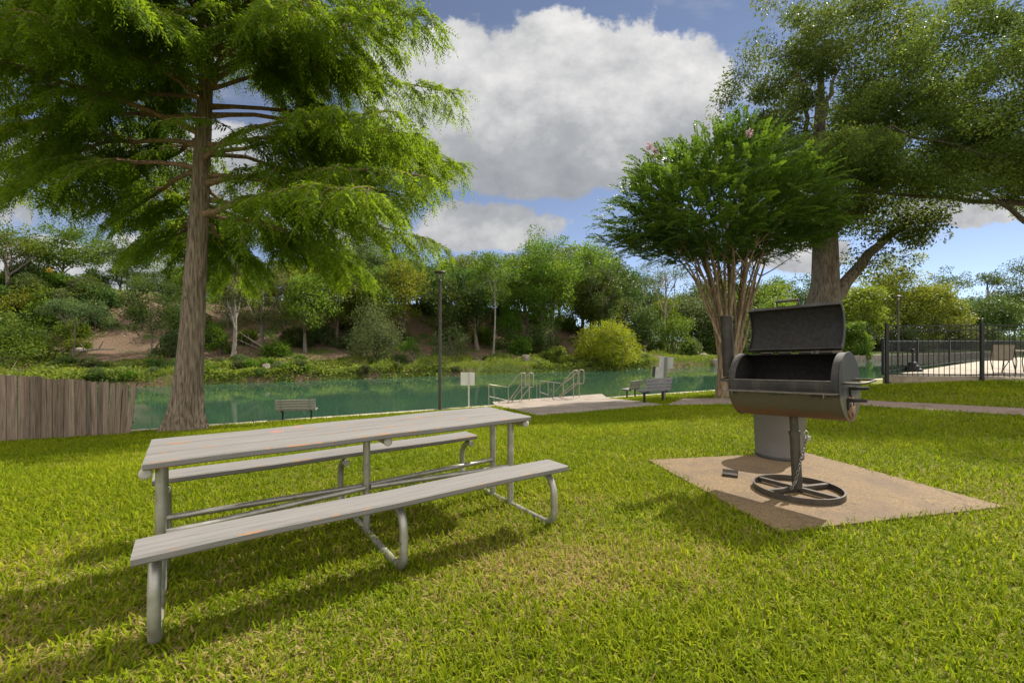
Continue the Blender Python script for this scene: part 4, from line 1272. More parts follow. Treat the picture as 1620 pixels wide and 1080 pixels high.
# ------------------------------------------------------------------ wooden fence
def wood_fence():
    p1 = G(207, 687.5); p0 = G(0, 697) if False else Vector((-12.7, 11.35, float(lawn_z(-12.7, 11.35))))
    d = (p1 - p0); d.z = 0; Lf = d.length; d.normalize()
    nrm = Vector((-d.y, d.x, 0))
    root = empty('wooden_fence', p1, 0, 'weathered brown wooden board fence running off the left edge', 'fence')
    q = random.Random(5)
    n = 44; step = Lf / 22.6
    for i in range(n):
        pos = -d * (step * i + step * .5)
        w = step * q.uniform(.90, .985)
        wp = p1 + pos; gz_ = float(lawn_z(wp.x, wp.y)) - p1.z
        top = (EYE + (HOR - (605 - .0 - 13 * min(1.6, step * i / Lf))) * (12.05 - .72 * step * i / Lf) / F) - p1.z + q.uniform(-.025, .025)
        b = MB(); t = .018; zb = gz_ + .02
        sect = [(-w / 2, zb), (w / 2, zb), (w / 2, top - .03), (w / 2 - .03, top), (-w / 2 + .03, top), (-w / 2, top - .03)]
        ln = q.uniform(-.012, .012) + (.10 if i == 0 else .07 if i == 1 else .05 if i == 2 else .02 if i < 5 else 0)
        vs = []
        for off in (-t / 2, t / 2):
            for (a, z) in sect:
                vs.append(pos + d * (a + ln * (z - zb)) + nrm * (off + .012 * (i % 2) + q.uniform(-.002, .002)) + Vector((0, 0, z)))
        fs = [(5, 4, 3, 2, 1, 0), (6, 7, 8, 9, 10, 11)] + [(k, (k + 1) % 6, 6 + (k + 1) % 6, 6 + k) for k in range(6)]
        b.add(vs, fs); b.build('board', M['fence'], root)
    for zf in (.3, 1.05):
        b = MB(); c = -d * (n * step / 2) + nrm * .06
        b.box((c.x, c.y, zf), (n * step, .09, .04), Matrix.Rotation(math.atan2(d.y, d.x), 3, 'Z')); b.build('rail', M['fence'], root)
    for k in range(4):
        b = MB(); c = -d * (.25 + k * 2.3) + nrm * .13
        b.box((c.x, c.y, .5), (.09, .09, 1.3)); b.build('fence_post', M['fence'], root)
wood_fence()

# ------------------------------------------------------------------ pool deck, wall and fences
DK = .30
c0 = Vector((11.28, 13.8, 0))
dn = Vector((3.36, -.62, 0)).normalized()
c1 = c0 + dn * 15; fdir = Vector((.80, .60, 0)); c3 = c0 + fdir * 24; c2 = c1 + fdir * 24
def prism(name, pts, z0, z1, mat):
    mb = MB(); n = len(pts)
    vs = [(p.x, p.y, z0) for p in pts] + [(p.x, p.y, z1) for p in pts]
    mb.add(vs, [tuple(range(n, 2 * n))] + [(i, (i + 1) % n, n + (i + 1) % n, n + i) for i in range(n)])
    return mb.build(name, mat)
o = prism('pool_deck', [c0 + Vector((.12, .05, 0)), c1 + Vector((0, .12, 0)), c2, c3], -1.6, DK + .004, M['deck']); tag(o, kind='structure')
mb = MB(); Ln = (c1 - c0).length
mb.box(((c0.x + c1.x) / 2, (c0.y + c1.y) / 2, DK / 2 - .22), (Ln, .16, DK + .40), Matrix.Rotation(math.atan2(dn.y, dn.x), 3, 'Z'), .012)
tag(mb.build('pool_wall', M['poolwall']), 'low tan concrete wall under the black pool fence', 'wall')
def pool_fence(label, pts, z0, height, spacing, rails, post_w, foot=True, pk=.012):
    base = Vector(pts[0]); root = empty('metal_fence', (base.x, base.y, z0), 0, label, 'fence')
    for i in range(len(pts) - 1):
        a, b = Vector(pts[i]) - base, Vector(pts[i + 1]) - base; a.z = b.z = 0
        d = (b - a); L = d.length; d.normalize(); RMx = Matrix.Rotation(math.atan2(d.y, d.x), 3, 'Z')
        pnl = MB(); c = (a + b) / 2
        for zr in rails: pnl.box((c.x, c.y, zr), (L - post_w, .026, .032), RMx)
        n = max(2, int(round(L / spacing)))
        for k in range(1, n):
            p = a + d * (L * k / n); pnl.box((p.x, p.y, (rails[0] - .06 + rails[-1]) / 2), (pk, pk, rails[-1] - rails[0] + .06), RMx)
        pnl.build('railing_panel', M['black'], root)
    for i, p in enumerate(pts):
        p = Vector(p) - base; b = MB(); z_lo = -.24 if foot else 0
        b.box((p.x, p.y, (z_lo + height) / 2), (post_w, post_w, height - z_lo), RMx)
        b.lathe([(post_w * .7, 0), (post_w * .72, .012), (post_w * .45, .05), (.001, .06)], 8, (p.x, p.y, height))
        if foot: b.box((p.x + .045, p.y, -.22), (.10, .06, .07), RMx, .006)
        b.build('fence_post', M['black'], root)
off = Vector((-.02, -.13, 0))
pool_fence('tall black metal picket fence standing on the tan pool wall', [c0 + off + dn * (2.44 * i) for i in range(6)], DK, 1.52, .135, (.06, 1.36, 1.50), .075)
zf = EYE - DK
fp = []
for px, Z in ((1397, 14.1), (1451, 16.6), (1502, 19.6), (1554, 23.4), (1597, 27.4), (1640, 32)):
    fp.append(Vector(((px - 810) / F * Z, Z, 0)))
pool_fence('lower black metal fence along the river side of the pool deck', fp, DK, zf + .01, .125, (.10, zf - .03), .07, False)

def umbrella_stand():
    Z = 15.6; root = empty('umbrella_stand', (( 1444 - 810) / F * Z, Z, DK + .005), R(20), 'black tiered umbrella stand with short pole on the pool deck', 'umbrella stand')
    mb = MB()
    mb.lathe([(.001, 0), (.27, 0), (.275, .05), (.25, .09), (.21, .10), (.205, .17), (.18, .20), (.13, .21), (.12, .30), (.08, .33), (.001, .33)], 8, smooth=False); mb.build('base', M['black'], root)
    p = MB(); p.tube([(0, 0, .3), (0, 0, .70)], .035, 12); p.lathe([(.035, .66), (.06, .68), (.065, .72), (.04, .76), (.001, .77)], 12); p.build('pole', M['black'], root)
umbrella_stand()
def patio_chair():
    Z = 14.6; root = empty('patio_chair', ((1578 - 810) / F * Z, Z, DK + .005), R(-20), 'beige sling patio chair on thin legs behind the pool fence', 'chair')
    for s in (-1, 1):
        mb = MB(); x = s * .27
        mb.tube([(x, -.30, .92), (x, -.20, .45), (x, .24, .40), (x, .30, 0)], .014, 8)
        mb.tube([(x, -.36, 0), (x, -.20, .40), (x, -.22, .62), (x, .22, .62), (x, .24, .40)], .014, 8); mb.build('side_frame', M['gsteel'], root)
    b = MB(); b.add([(-.26, -.30, .92), (.26, -.30, .92), (.26, -.20, .455), (-.26, -.20, .455), (-.26, -.31, .92), (.26, -.31, .92), (.26, -.21, .445), (-.26, -.21, .445)], [(0, 1, 2, 3), (7, 6, 5, 4), (0, 4, 5, 1), (3, 2, 6, 7)]); b.build('backrest', M['sling'], root)
    b = MB(); b.box((0, .02, .43), (.52, .44, .012), Matrix.Rotation(R(-6), 3, 'X')); b.build('seat', M['sling'], root)
patio_chair()
def patio_table():
    Z = 14.9; root = empty('patio_table', ((1613 - 810) / F * Z, Z, DK + .005), 0, 'round patio table with pale top at the right edge by the sling chair', 'table')
    b = MB(); b.lathe([(.001, .70), (.50, .70), (.52, .715), (.50, .73), (.001, .73)], 28); b.build('tabletop', M['sling'], root)
    for k in range(4):
        an = k * math.pi / 2 + .5; l = MB()
        l.tube([(.40 * math.cos(an), .40 * math.sin(an), .70), (.25 * math.cos(an), .25 * math.sin(an), .35), (.42 * math.cos(an), .42 * math.sin(an), 0)], .014, 8); l.build('leg', M['gsteel'], root)
patio_table()

# a walker on the far path: one skinned body, clothes and hair as children
def walker():
    g = FB(1436, 10.0)
    root = empty('person', g, R(65), 'person in a bright blue shirt walking along the far bank beyond the pool fence', 'person')
    def ov(mb, c, rx, ry, rz_, n=14):
        mb.lathe([(math.sin(math.pi * i / 8) + 1e-4, -math.cos(math.pi * i / 8)) for i in range(9)], n, c, Matrix.Diagonal((rx, ry, rz_)))
    js = {'pel': (0, 0, .95), 'ch': (0, .02, 1.25), 'nk': (0, .03, 1.48), 'hd': (0, .05, 1.62), 'ht': (0, .05, 1.73),
          'lk': (-.10, .12, .50), 'la': (-.10, .10, .08), 'lt': (-.10, .28, .04), 'rk': (.10, -.02, .50), 'ra': (.10, -.25, .12), 'rt': (.10, -.10, .04),
          'ls': (-.19, .02, 1.40), 'le': (-.24, -.10, 1.14), 'lh': (-.24, -.02, .92), 'rs': (.19, .02, 1.40), 're': (.24, .12, 1.14), 'rh': (.23, .30, .98), 'lhp': (-.10, 0, .92), 'rhp': (.10, 0, .92)}
    rad = {'pel': .13, 'ch': .15, 'nk': .055, 'hd': .09, 'ht': .07, 'lk': .06, 'la': .045, 'lt': .035, 'rk': .06, 'ra': .045, 'rt': .035, 'ls': .06, 'le': .042, 'lh': .035, 'rs': .06, 're': .042, 'rh': .035, 'lhp': .085, 'rhp': .085}
    def skinned(name, edges, mat, grow=0.0):
        ks = []
        for a, b in edges:
            for k_ in (a, b):
                if k_ not in ks: ks.append(k_)
        me = bpy.data.meshes.new(name); me.from_pydata([js[k_] for k_ in ks], [(ks.index(a), ks.index(b)) for a, b in edges], [])
        o = bpy.data.objects.new(name, me); col.objects.link(o); o.parent = root
        md = o.modifiers.new('skin', 'SKIN'); o.modifiers.new('sub', 'SUBSURF').levels = 1
        for i, k_ in enumerate(ks):
            sv = me.skin_vertices[0].data[i]; sv.radius = (rad[k_] + grow, (rad[k_] + grow) * .8); sv.use_root = (i == 0)
        me.materials.append(mat); return o
    skinned('body', [('pel', 'ch'), ('ch', 'nk'), ('nk', 'hd'), ('hd', 'ht'), ('ch', 'ls'), ('ls', 'le'), ('le', 'lh'), ('ch', 'rs'), ('rs', 're'), ('re', 'rh'), ('pel', 'lhp'), ('lhp', 'lk'), ('lk', 'la'), ('la', 'lt'), ('pel', 'rhp'), ('rhp', 'rk'), ('rk', 'ra'), ('ra', 'rt')], M['skin'])
    skinned('shirt', [('pel', 'ch'), ('ch', 'ls'), ('ls', 'le'), ('ch', 'rs'), ('rs', 're')], M['shirt'], .018)
    skinned('trousers', [('pel', 'lhp'), ('lhp', 'lk'), ('lk', 'la'), ('pel', 'rhp'), ('rhp', 'rk'), ('rk', 'ra')], M['trousers'], .014)
    h = MB(); ov(h, Vector((0, .03, 1.70)), .095, .11, .085); h.build('hair', M['hair'], root)
walker()

# low stone wall and log rails along the far right bank
mb = MB()
for i in range(13):
    x, y = xy(-RIVW - .1, 42 + i * 6.0)
    mb.box((x, y, -1.32), (5.98, .5, .95 + .02 * (i % 3)), RM, .03)
tag(mb.build('stone_wall', M['stone']), 'low stone wall holding the far river bank on the right', 'wall')

# ------------------------------------------------------------------ far bank vegetation
def H_to(px, d, ytop):
    p = FB(px, d); return EYE + (HOR - ytop) * p.y / F - p.z
def wpx(px, d, w): return w * FB(px, d).y / F

# trees one can tell apart
def ftree(name, label, px, d, ytop, wp, bf, lm, bm, **kw):
    return broadleaf(name, label, 'tree', FB(px, d), H_to(px, d, ytop), wpx(px, d, wp), bf, lm, bm, **kw)
ftree('hillside_tree', 'spreading tree on the far hilltop just right of the yellow road sign', 98, 23, 350, 170, .16, M['leaf_mid'], M['bark'], leaf=.19, ncl=80, per=150, clr=.95, seed=1, limbs=12)
ftree('crooked_tree', 'crooked bare trunked tree on the far hilltop at the left edge', 12, 19, 366, 130, .52, M['leaf_mid'], M['bark'], leaf=.17, ncl=34, per=130, clr=.8, seed=2, limbs=8, tr=.2)
ftree('small_tree', 'small flat topped tree on the far slope above the wooden fence', 113, 6.5, 468, 92, .50, M['leaf_grey'], M['bark'], leaf=.14, ncl=26, per=120, clr=.55, seed=3, shape='umbrella', tr=.07)
ftree('thin_tree', 'thin see-through tree standing on the crest of the dirt slope', 200, 21, 378, 94, .26, M['leaf_dark'], M['bark'], leaf=.16, ncl=40, per=100, clr=.65, seed=4, tr=.09)
ftree('dark_tree', 'rounded dark green tree on the slope just left of the cypress trunk', 240, 7.5, 432, 100, .22, M['leaf_dark'], M['bark'], leaf=.15, ncl=60, per=130, clr=.62, seed=5, tr=.08)
ftree('pale_trunk_tree', 'leafy tree with straight pale trunk just right of the cypress trunk', 369, 5.5, 392, 118, .42, M['leaf_grey'], M['bark_pale'], leaf=.16, ncl=44, per=130, clr=.75, seed=6, tr=.17, limbs=9)
ftree('vine_tree', 'tree draped in vines leaning over the dirt slope left of the lamp post', 415, 9, 400, 130, .2, M['leaf_grey'], M['bark'], leaf=.16, ncl=52, per=130, clr=.8, seed=7, droop=.5)
ftree('slender_tree', 'slender tree with a winding bare grey trunk right of the white sign', 780, 4.5, 392, 96, .46, M['leaf_mid'], M['bark_pale'], leaf=.19, ncl=34, per=100, clr=.85, seed=8, tr=.11, limbs=8)
ftree('tall_tree', 'tallest broad tree of the far bank, left of the lime green bush', 855, 8, 352, 150, .12, M['leaf_mid'], M['bark'], leaf=.21, ncl=74, per=150, clr=1.15, seed=9, limbs=11)
ftree('pointed_tree', 'pointed light green tree on the far bank above the lime green bush', 930, 10, 356, 110, .10, M['leaf_pale'], M['bark'], leaf=.22, ncl=60, per=140, clr=1.1, seed=10, shape='cone')
ftree('rusty_tree', 'tree with a brownish tinge on the far bank right above the lime bush', 955, 6, 398, 92, .15, M['leaf_dark'], M['bark'], leaf=.2, ncl=48, per=140, clr=.95, seed=12)
ftree('feathery_tree', 'sparse feathery tree with spreading bare branches left of the crepe myrtle', 1052, 12, 395, 120, .45, M['leaf_grey'], M['bark_pale'], leaf=.2, ncl=22, per=70, clr=1.2, seed=13, shape='umbrella', limbs=12, tr=.22)
ftree('yellow_green_tree', 'big yellow green tree across the river behind the far lamp post', 1415, 12, 392, 150, .04, M['leaf_gold'], M['bark'], leaf=.42, ncl=90, per=150, clr=2.3, seed=14, limbs=12)
ftree('bright_tree', 'round bright green tree left of the pool fence lamp post across the river', 1365, 9, 432, 88, .04, M['leaf_pale'], M['bark'], leaf=.4, ncl=56, per=140, clr=2.0, seed=15)
ftree('sycamore_tree', 'low wide light green tree across the river above the pool fence middle', 1482, 8, 437, 120, .02, M['leaf_gold'], M['bark'], leaf=.4, ncl=66, per=140, clr=2.2, seed=16)
ftree('ivy_tree', 'dark ivy covered tree mound across the river near the right edge', 1560, 10, 455, 110, .02, M['leaf_dark'], M['bark'], leaf=.45, ncl=64, per=140, clr=2.6, seed=17, droop=.6)
ftree('umbrella_tree', 'distant flat topped tree on the skyline at the right', 1562, 62, 424, 70, .62, M['leaf_dark'], M['bark'], leaf=.7, ncl=22, per=90, clr=2.8, seed=18, shape='umbrella')
ftree('round_tree', 'distant rounded grey green tree on the skyline left of the flat topped one', 1500, 58, 418, 56, .35, M['leaf_grey'], M['bark'], leaf=.7, ncl=30, per=90, clr=2.8, seed=19)
ftree('edge_tree', 'dark tree cut by the right edge above the pool fence', 1622, 14, 400, 70, .2, M['leaf_dark'], M['bark'], leaf=.45, ncl=46, per=120, clr=2.4, seed=20)

# bushes one can tell apart
def fbush(label, px, d, ytop, wp, lm, **kw):
    p = FB(px, d); return bush('bush', label, p, wpx(px, d, wp), max(.4, H_to(px, d, ytop)), lm, **kw)
fbush('lime green willowy bush leaning over the water on the far bank', 961, 1.6, 499, 112, M['leaf_lime'], leaf=.30, ncl=72, per=230, seed=1, droop=.35, aspect=.2, clr=.30)
fbush('big vine covered mound left of the lamp post at the dirt slope', 590, 4.5, 466, 92, M['leaf_grey'], leaf=.15, ncl=46, per=190, seed=2, droop=.6)
fbush('large leafy bush at the left edge on the far slope', 18, 5.5, 478, 118, M['leaf_mid'], leaf=.15, ncl=40, per=190, seed=3)
fbush('bright green bush high on the far slope left of the small flat topped tree', 45, 15, 462, 80, M['leaf_pale'], leaf=.16, ncl=26, per=150, seed=4)
fbush('leafy bush hanging over the water just left of the lime bush', 880, 2.2, 548, 62, M['leaf_mid'], leaf=.17, ncl=26, per=150, seed=5)
fbush('round bush under the thin bare trunk right of the white sign', 805, 8.5, 474, 58, M['leaf_mid'], leaf=.17, ncl=30, per=150, seed=6)
fbush('dark bush at the slope foot above the left handrails', 858, 6, 500, 66, M['leaf_dark'], leaf=.17, ncl=28, per=150, seed=7)
fbush('small ferny bush on the dirt slope right of the vine mound', 655, 3.4, 525, 46, M['leaf_mid'], leaf=.17, ncl=16, per=120, seed=8, droop=.3, aspect=.3)
fbush('low bush on the dirt slope right behind the lamp post', 712, 5.5, 508, 66, M['leaf_grey'], leaf=.15, ncl=24, per=120, seed=9)
fbush('tall bush behind the sign backs on the far bank', 1068, 7, 478, 74, M['leaf_mid'], leaf=.22, ncl=36, per=150, seed=10)
fbush('vine draped thicket on the far bank left of the crepe myrtle stems', 1018, 6.5, 468, 62, M['leaf_dark'], leaf=.22, ncl=36, per=150, seed=11, droop=.5)
fbush('leafy shrub on the far slope just right of the cypress trunk', 348, 6.5, 498, 40, M['leaf_mid'], leaf=.15, ncl=16, per=120, seed=12)
fbush('wild bush right beside the grill lid across the river', 1352, 1.2, 494, 46, M['leaf_mid'], leaf=.3, ncl=34, per=150, seed=13, droop=.4)
fbush('thicket low on the far bank seen between the crepe myrtle stems', 1150, 7, 470, 90, M['leaf_dark'], leaf=.26, ncl=46, per=150, seed=14)
fbush('green thicket on the far bank between crepe myrtle and grill lid', 1228, 6, 440, 86, M['leaf_pale'], leaf=.3, ncl=50, per=150, seed=15)

# the wood behind: prototypes copied, nothing tells them apart
protos = []
def proto(i, lm, ht, cw, bf, **kw):
    return broadleaf('woodland_tree', 'leafy tree in the dense wood along the top of the far bank', 'tree', (0, 0, 0), ht, cw, bf, lm, M['bark'], group='trees of the far wood', **kw)
protos = [proto(0, M['leaf_dark'], 8.5, 7.0, .10, leaf=.22, ncl=64, per=130, clr=1.1, seed=40),
          proto(1, M['leaf_mid'], 9.5, 6.4, .14, leaf=.22, ncl=60, per=120, clr=1.1, seed=41),
          proto(2, M['leaf_grey'], 7.5, 6.8, .08, leaf=.21, ncl=58, per=120, clr=1.05, seed=42),
          proto(3, M['leaf_pale'], 9.0, 6.0, .16, leaf=.23, ncl=52, per=120, clr=1.1, seed=43),
          proto(4, M['leaf_dark'], 10.0, 5.6, .25, leaf=.21, ncl=48, per=110, clr=1.0, seed=44)]
used = [False] * 5
q = random.Random(77)
wood = []
def skyline(px):
    xs = [-200, 0, 60, 150, 260, 340, 420, 520, 620, 690, 745, 800, 850, 900, 950, 1000, 1060, 1120, 1200, 1300, 1340, 1420, 1520, 1620, 1800]
    ys = [400, 425, 410, 428, 408, 402, 392, 382, 374, 386, 380, 372, 368, 360, 376, 408, 440, 432, 425, 425, 440, 430, 452, 448, 440]
    return float(np.interp(px, xs, ys))
px = 300
for row, (d, dy, step) in enumerate(((9.5, 34, 58), (15, 16, 50), (21, 4, 46), (28, 6, 52))):
    px = -130 if row >= 2 else 300
    while px < 1250:
        pj = px + q.uniform(-14, 14)
        if pj < 270 and row < 2: px += step; continue
        skip = (row == 0 and (pj < 430 or 985 < pj < 1100)) or (pj < 290 and q.random() < (.15))
        if not skip: wood.append((pj, d + q.uniform(-2, 2), skyline(pj) + dy + q.uniform(-8, 26)))
        px += step
for px in range(1130, 1760, 48):
    wood.append((px + q.uniform(-12, 12), 16 + q.uniform(-2, 6), skyline(px) + q.uniform(2, 30)))
for px in range(1300, 1760, 34):
    wood.append((px + q.uniform(-12, 12), 34 + q.uniform(-4, 10), skyline(px) + q.uniform(0, 16)))
for (px, d, yt) in wood:
    i = q.randrange(5)
    p = FB(px, d); Ht = EYE + (HOR - yt) * p.y / F - p.z
    if Ht < 2.2: continue
    if not used[i]: o = protos[i]; used[i] = True
    else: o = copy_tree(protos[i])
    h0 = (8.5, 9.5, 7.5, 9.0, 10.0)[i]
    o.location = p; o.rotation_euler = (0, 0, q.uniform(0, 6.28))
    sz = Ht / h0; sw = max(.62, min(1.7, sz ** .6 * (1 + max(0, p.y - 55) / 120))) * q.uniform(.9, 1.15)
    o.scale = (sw, sw, sz)

# thicket bushes at the wood's foot
bproto = [bush('thicket_bush', 'leafy undergrowth bush at the foot of the far wood', (0, 0, 0), 3.2, 2.2, mt, leaf=.19, ncl=26, per=120, seed=60 + i, group='undergrowth bushes of the far wood') for i, mt in enumerate((M['leaf_dark'], M['leaf_mid'], M['leaf_grey']))]
bu = [False] * 3
for k in range(166):
    px = q.uniform(-60, 1330) if k < 70 else (q.uniform(-80, 330) if k < 105 else q.uniform(-90, 160) if k < 130 else q.uniform(40, 160) if k < 146 else q.uniform(1290, 1720)); d = q.choice((6.5, 8, 10, 12, 14.5, 17)) + q.uniform(-1, 1)
    if k >= 70 and px < 400: d = q.uniform(11, 24)
    if k < 70 and px < 470 and q.random() < .62: continue
    if 165 < px < 262 and d < 21: continue
    if 620 < px < 800 and d < 8: continue
    i = q.randrange(3); p = FB(px, d)
    if not bu[i]: o = bproto[i]; bu[i] = True
    else: o = copy_tree(bproto[i])
    o.location = p; o.rotation_euler = (0, 0, q.uniform(0, 6.28)); s = q.uniform(.5, 1.15) * (1.5 if 1000 < px < 1290 else 2.6 if px > 1290 else 1); o.scale = (s, s, s * q.uniform(.7, 1.2))

for k in range(60):
    px = q.uniform(-40, 1110); d = q.uniform(.1, 5.5)
    i = q.randrange(3); o = copy_tree(bproto[i]); o.location = FB(px, d); o.rotation_euler = (0, 0, q.uniform(0, 6.28)); s = q.uniform(.16, .40); o.scale = (s * 1.3, s * 1.3, s)
    o['label'] = 'small leafy shrub on the grassy shelf of the far bank near the water'; o['group'] = 'small shrubs of the far bank shelf'
# undergrowth, reeds and creepers: nobody could count them
def undergrowth():
    r = np.random.RandomState(55); n = 150000
    t = r.uniform(-40, 62, n); d = r.uniform(-.25, 1, n) * 0 + np.abs(r.normal(0, 1, n)) * 3.2 - .2
    big = r.uniform(size=n) < .42; d[big] = r.uniform(5, 24, big.sum())
    x, y = xy(-RIVW - d, t)
    pn = noise2(x * .55, y * .55, 61) + .5 * noise2(x * 1.7, y * 1.7, 62)
    slope_thr = np.where(t < -18.7, -.25, np.where(t < -13.5, .75, .35))
    keep = np.where(d < 5.2, pn > -.42 + .10 * np.clip(t, 0, 40) / 10 * (d > 2.2), pn > slope_thr)
    keep &= ~((d > 2.0) & (t > 2) & (t < 26) & (pn < .25))
    x, y, t, d, pn = x[keep], y[keep], t[keep], d[keep], pn[keep]; m = len(x)
    hmax = np.clip(.12 + .42 * np.clip(pn, 0, 1.6) + .10 * (d < 1), .08, .85)
    P = np.stack([x, y, far_z(x, y) + r.uniform(0, 1, m) * hmax - .02 - .4 * (d < 0.1) * r.uniform(0, 1, m)], 1)
    A = r.normal(size=(m, 3)); A[:, 2] = np.abs(A[:, 2]) * .5 + .1
    N = r.normal(size=(m, 3)) * .8; N[:, 2] += .8
    L = r.uniform(.12, .26, m); grassy = noise2(x * .3, y * .3, 66) > .15
    A[grassy, 2] += 1.2
    W = np.where(grassy, L * .16, L * .6); L = np.where(grassy, L * 1.7, L)
    V = leaf_quads(P, A, N, L, W)
    var = np.clip(.42 + .28 * noise2(x * .8, y * .8, 67) + r.uniform(-.25, .25, m), 0, 1)
    o = np_mesh('undergrowth', V, [(0, 1, 2, 3)], var, M['ground_leaf'])
    tag(o, 'low green creepers and weeds covering the far river bank', 'undergrowth', kind='stuff')
undergrowth()
# dead sticks and litter on the dirt slope
def litter():
    r = np.random.RandomState(56); n = 17000
    t = r.uniform(-34, 32, n); d = r.uniform(2.2, 20, n); x, y = xy(-RIVW - d, t)
    ok = noise2(x * .6, y * .6, 71) > -.1; x, y = x[ok], y[ok]; m = len(x)
    P = np.stack([x, y, far_z(x, y) + r.uniform(.0, .09, m)], 1)
    A = r.normal(size=(m, 3)); A[:, 2] *= .25
    N = r.normal(size=(m, 3)) * .5; N[:, 2] += 1
    L = np.where(r.uniform(size=m) < .35, r.uniform(.4, 1.2, m), r.uniform(.1, .2, m)); W = np.where(L > .35, .035, L * .6)
    o = np_mesh('leaf_litter', leaf_quads(P, A, N, L, W), [(0, 1, 2, 3)], r.uniform(0, 1, m), M['litter'])
    tag(o, 'dry brown sticks and leaves strewn over the dirt slope', 'litter', kind='stuff')
M['litter'] = mat_leaf('dry_litter', (.10, .065, .045), (.30, .22, .15), (.42, .34, .26), .1, .8, .1, 0.0)
litter()
# fallen branches
for lab, px, d, L, az, rise, rr in (('long pale fallen branch leaning down the dirt slope right of the pale trunked tree', 432, 7, 4.6, 2.5, .42, .10),
                                    ('thinner fallen branch beside the long pale one on the dirt slope', 425, 8.2, 4.0, 2.7, .34, .06),
                                    ('grey fallen log under the small flat topped tree', 100, 8.5, 3.6, .3, .10, .12),
                                    ('short dead limb lying at the water under the far dirt bank', 655, 1.2, 3.0, 2.9, .08, .06),
                                    ('pale stick standing aslant at the foot of the dark rounded tree', 262, 6, 1.6, 1.0, .5, .04)):
    p = FB(px, d); root = empty('fallen_branch', p, 0, lab, 'branch')
    qq = random.Random(int(px)); e = Vector((math.cos(az) * L, math.sin(az) * L * .5, rise * L)); 
    mb = MB(); pts = bend_path((0, 0, -.1), e, 7, .05, .03, qq); mb.tube(pts, taper(rr, rr * .4, 7), 8)
    for i in (3, 5): mb.tube(bend_path(pts[i], pts[i] + Vector((qq.uniform(-.6, .6), qq.uniform(-.4, .4), qq.uniform(.3, .7))), 3, .1, 0, qq), taper(rr * .45, .01, 3), 6)
    mb.build('limb', M['twig'], root)
# rocks and stumps
for nm, lab, px, d, sz in (('stump', 'sawn pale tree stump on the green bank below the fallen branch', 420, 2.6, .32), ('rock', 'pale rock half buried at the left foot of the dirt slope', 125, 8.5, .45),
                       ('stump', 'low stump on the dirt above the water right of the slender tree', 832, 3.2, .40), ('rock', 'tan rock on the grassy far bank left of the crepe myrtle base', 1112, 3.6, .5),
                       ('rock', 'small grey rock at the river edge above the left bench', 462, 2.2, .3)):
    p = FB(px, d); qq = random.Random(int(px) + 3)
    mb = MB(); n = 12
    prof = [(.001, -.2), (sz * .9, -.2), (sz, .1), (sz * .8, sz * .8), (sz * .4, sz * (.9 if nm == 'rock' else .82)), (.001, sz * .9)] if nm == 'rock' else [(.001, -.2), (sz * 1.2, -.2), (sz, .15), (sz * .85, sz * 1.1), (sz * .8, sz * 1.12), (.001, sz * 1.15)]
    mb.lathe(prof, n, (0, 0, 0), None, nm != 'stump')
    mb.v = [(a * (1 + .14 * math.sin(i * 2.3)), b * (1 + .14 * math.cos(i * 1.7)), c * (1 + .1 * math.sin(i))) for i, (a, b, c) in enumerate(mb.v)]
    o = mb.build(nm, M['twig'] if nm == 'stump' else M['stone']); o.location = p
    tag(o, lab, nm)
# road signs on the hill
def road_sign(label, px, py, Z, w, mat, plaque):
    u = (px - 810) / F; x = u * Z; gz_ = float(far_z(x, Z)); root = empty('road_sign', (x, Z, gz_), math.atan2(-u, 1), label, 'road sign')
    zc = EYE + (HOR - py) * Z / F - gz_
    mb = MB(); mb.box((0, 0, zc), (w, .02, w), Matrix.Rotation(R(45), 3, 'Y') if plaque else None, .003); mb.build('panel', mat, root)
    if plaque: mb = MB(); mb.box((0, 0, zc - w * 1.35), (w * .8, .02, w * .42), None, .003); mb.build('plaque', mat, root)
    mb = MB(); mb.tube([(0, .04, -.2), (0, .04, zc + w * .4)], .035, 8); mb.build('post', M['pipe'], root)
road_sign('yellow diamond road sign with small plaque on the far hilltop', 78, 428, 43, .46, M['sign_yellow'], True)
road_sign('small square tan sign on the far hilltop left of the yellow one', 36, 441, 44, .36, M['sign_tan'], False)

# ------------------------------------------------------------------ sky, sun, camera
w = bpy.data.worlds.new('World'); scene.world = w; w.use_nodes = True
nt = w.node_tree; nt.nodes.clear(); k = NT(nt)
out = k.n('ShaderNodeOutputWorld'); bg = k.n('ShaderNodeBackground'); k.l(bg.outputs[0], out.inputs[0])
sky = k.n('ShaderNodeTexSky'); sky.sky_type = 'NISHITA'; sky.sun_disc = False
sky.altitude = 2500; sky.sun_elevation = SUN_EL; sky.sun_rotation = SUN_AZ; sky.air_density = .7; sky.dust_density = 0; sky.ozone_density = 3.5
SKY = .075
bg.inputs['Strength'].default_value = SKY
tc = k.n('ShaderNodeTexCoord'); sx = k.n('ShaderNodeSeparateXYZ'); k.l(tc.outputs['Generated'], sx.inputs[0])
yy = k.math('MAXIMUM', k.math('ABSOLUTE', sx.outputs[1]), .05)
u_ = k.math('DIVIDE', sx.outputs[0], yy); v_ = k.math('DIVIDE', sx.outputs[2], yy)
cb = k.n('ShaderNodeCombineXYZ'); k.l(u_, cb.inputs[0]); k.l(v_, cb.inputs[1]); UV = cb.outputs[0]
nA = k.noise(UV, 4.2, 10, .6); nB = k.noise(UV, 12, 10, .66); nC = k.noise(k.scale(UV, (1, 2.2, 1)), 2.6, 5, .55)
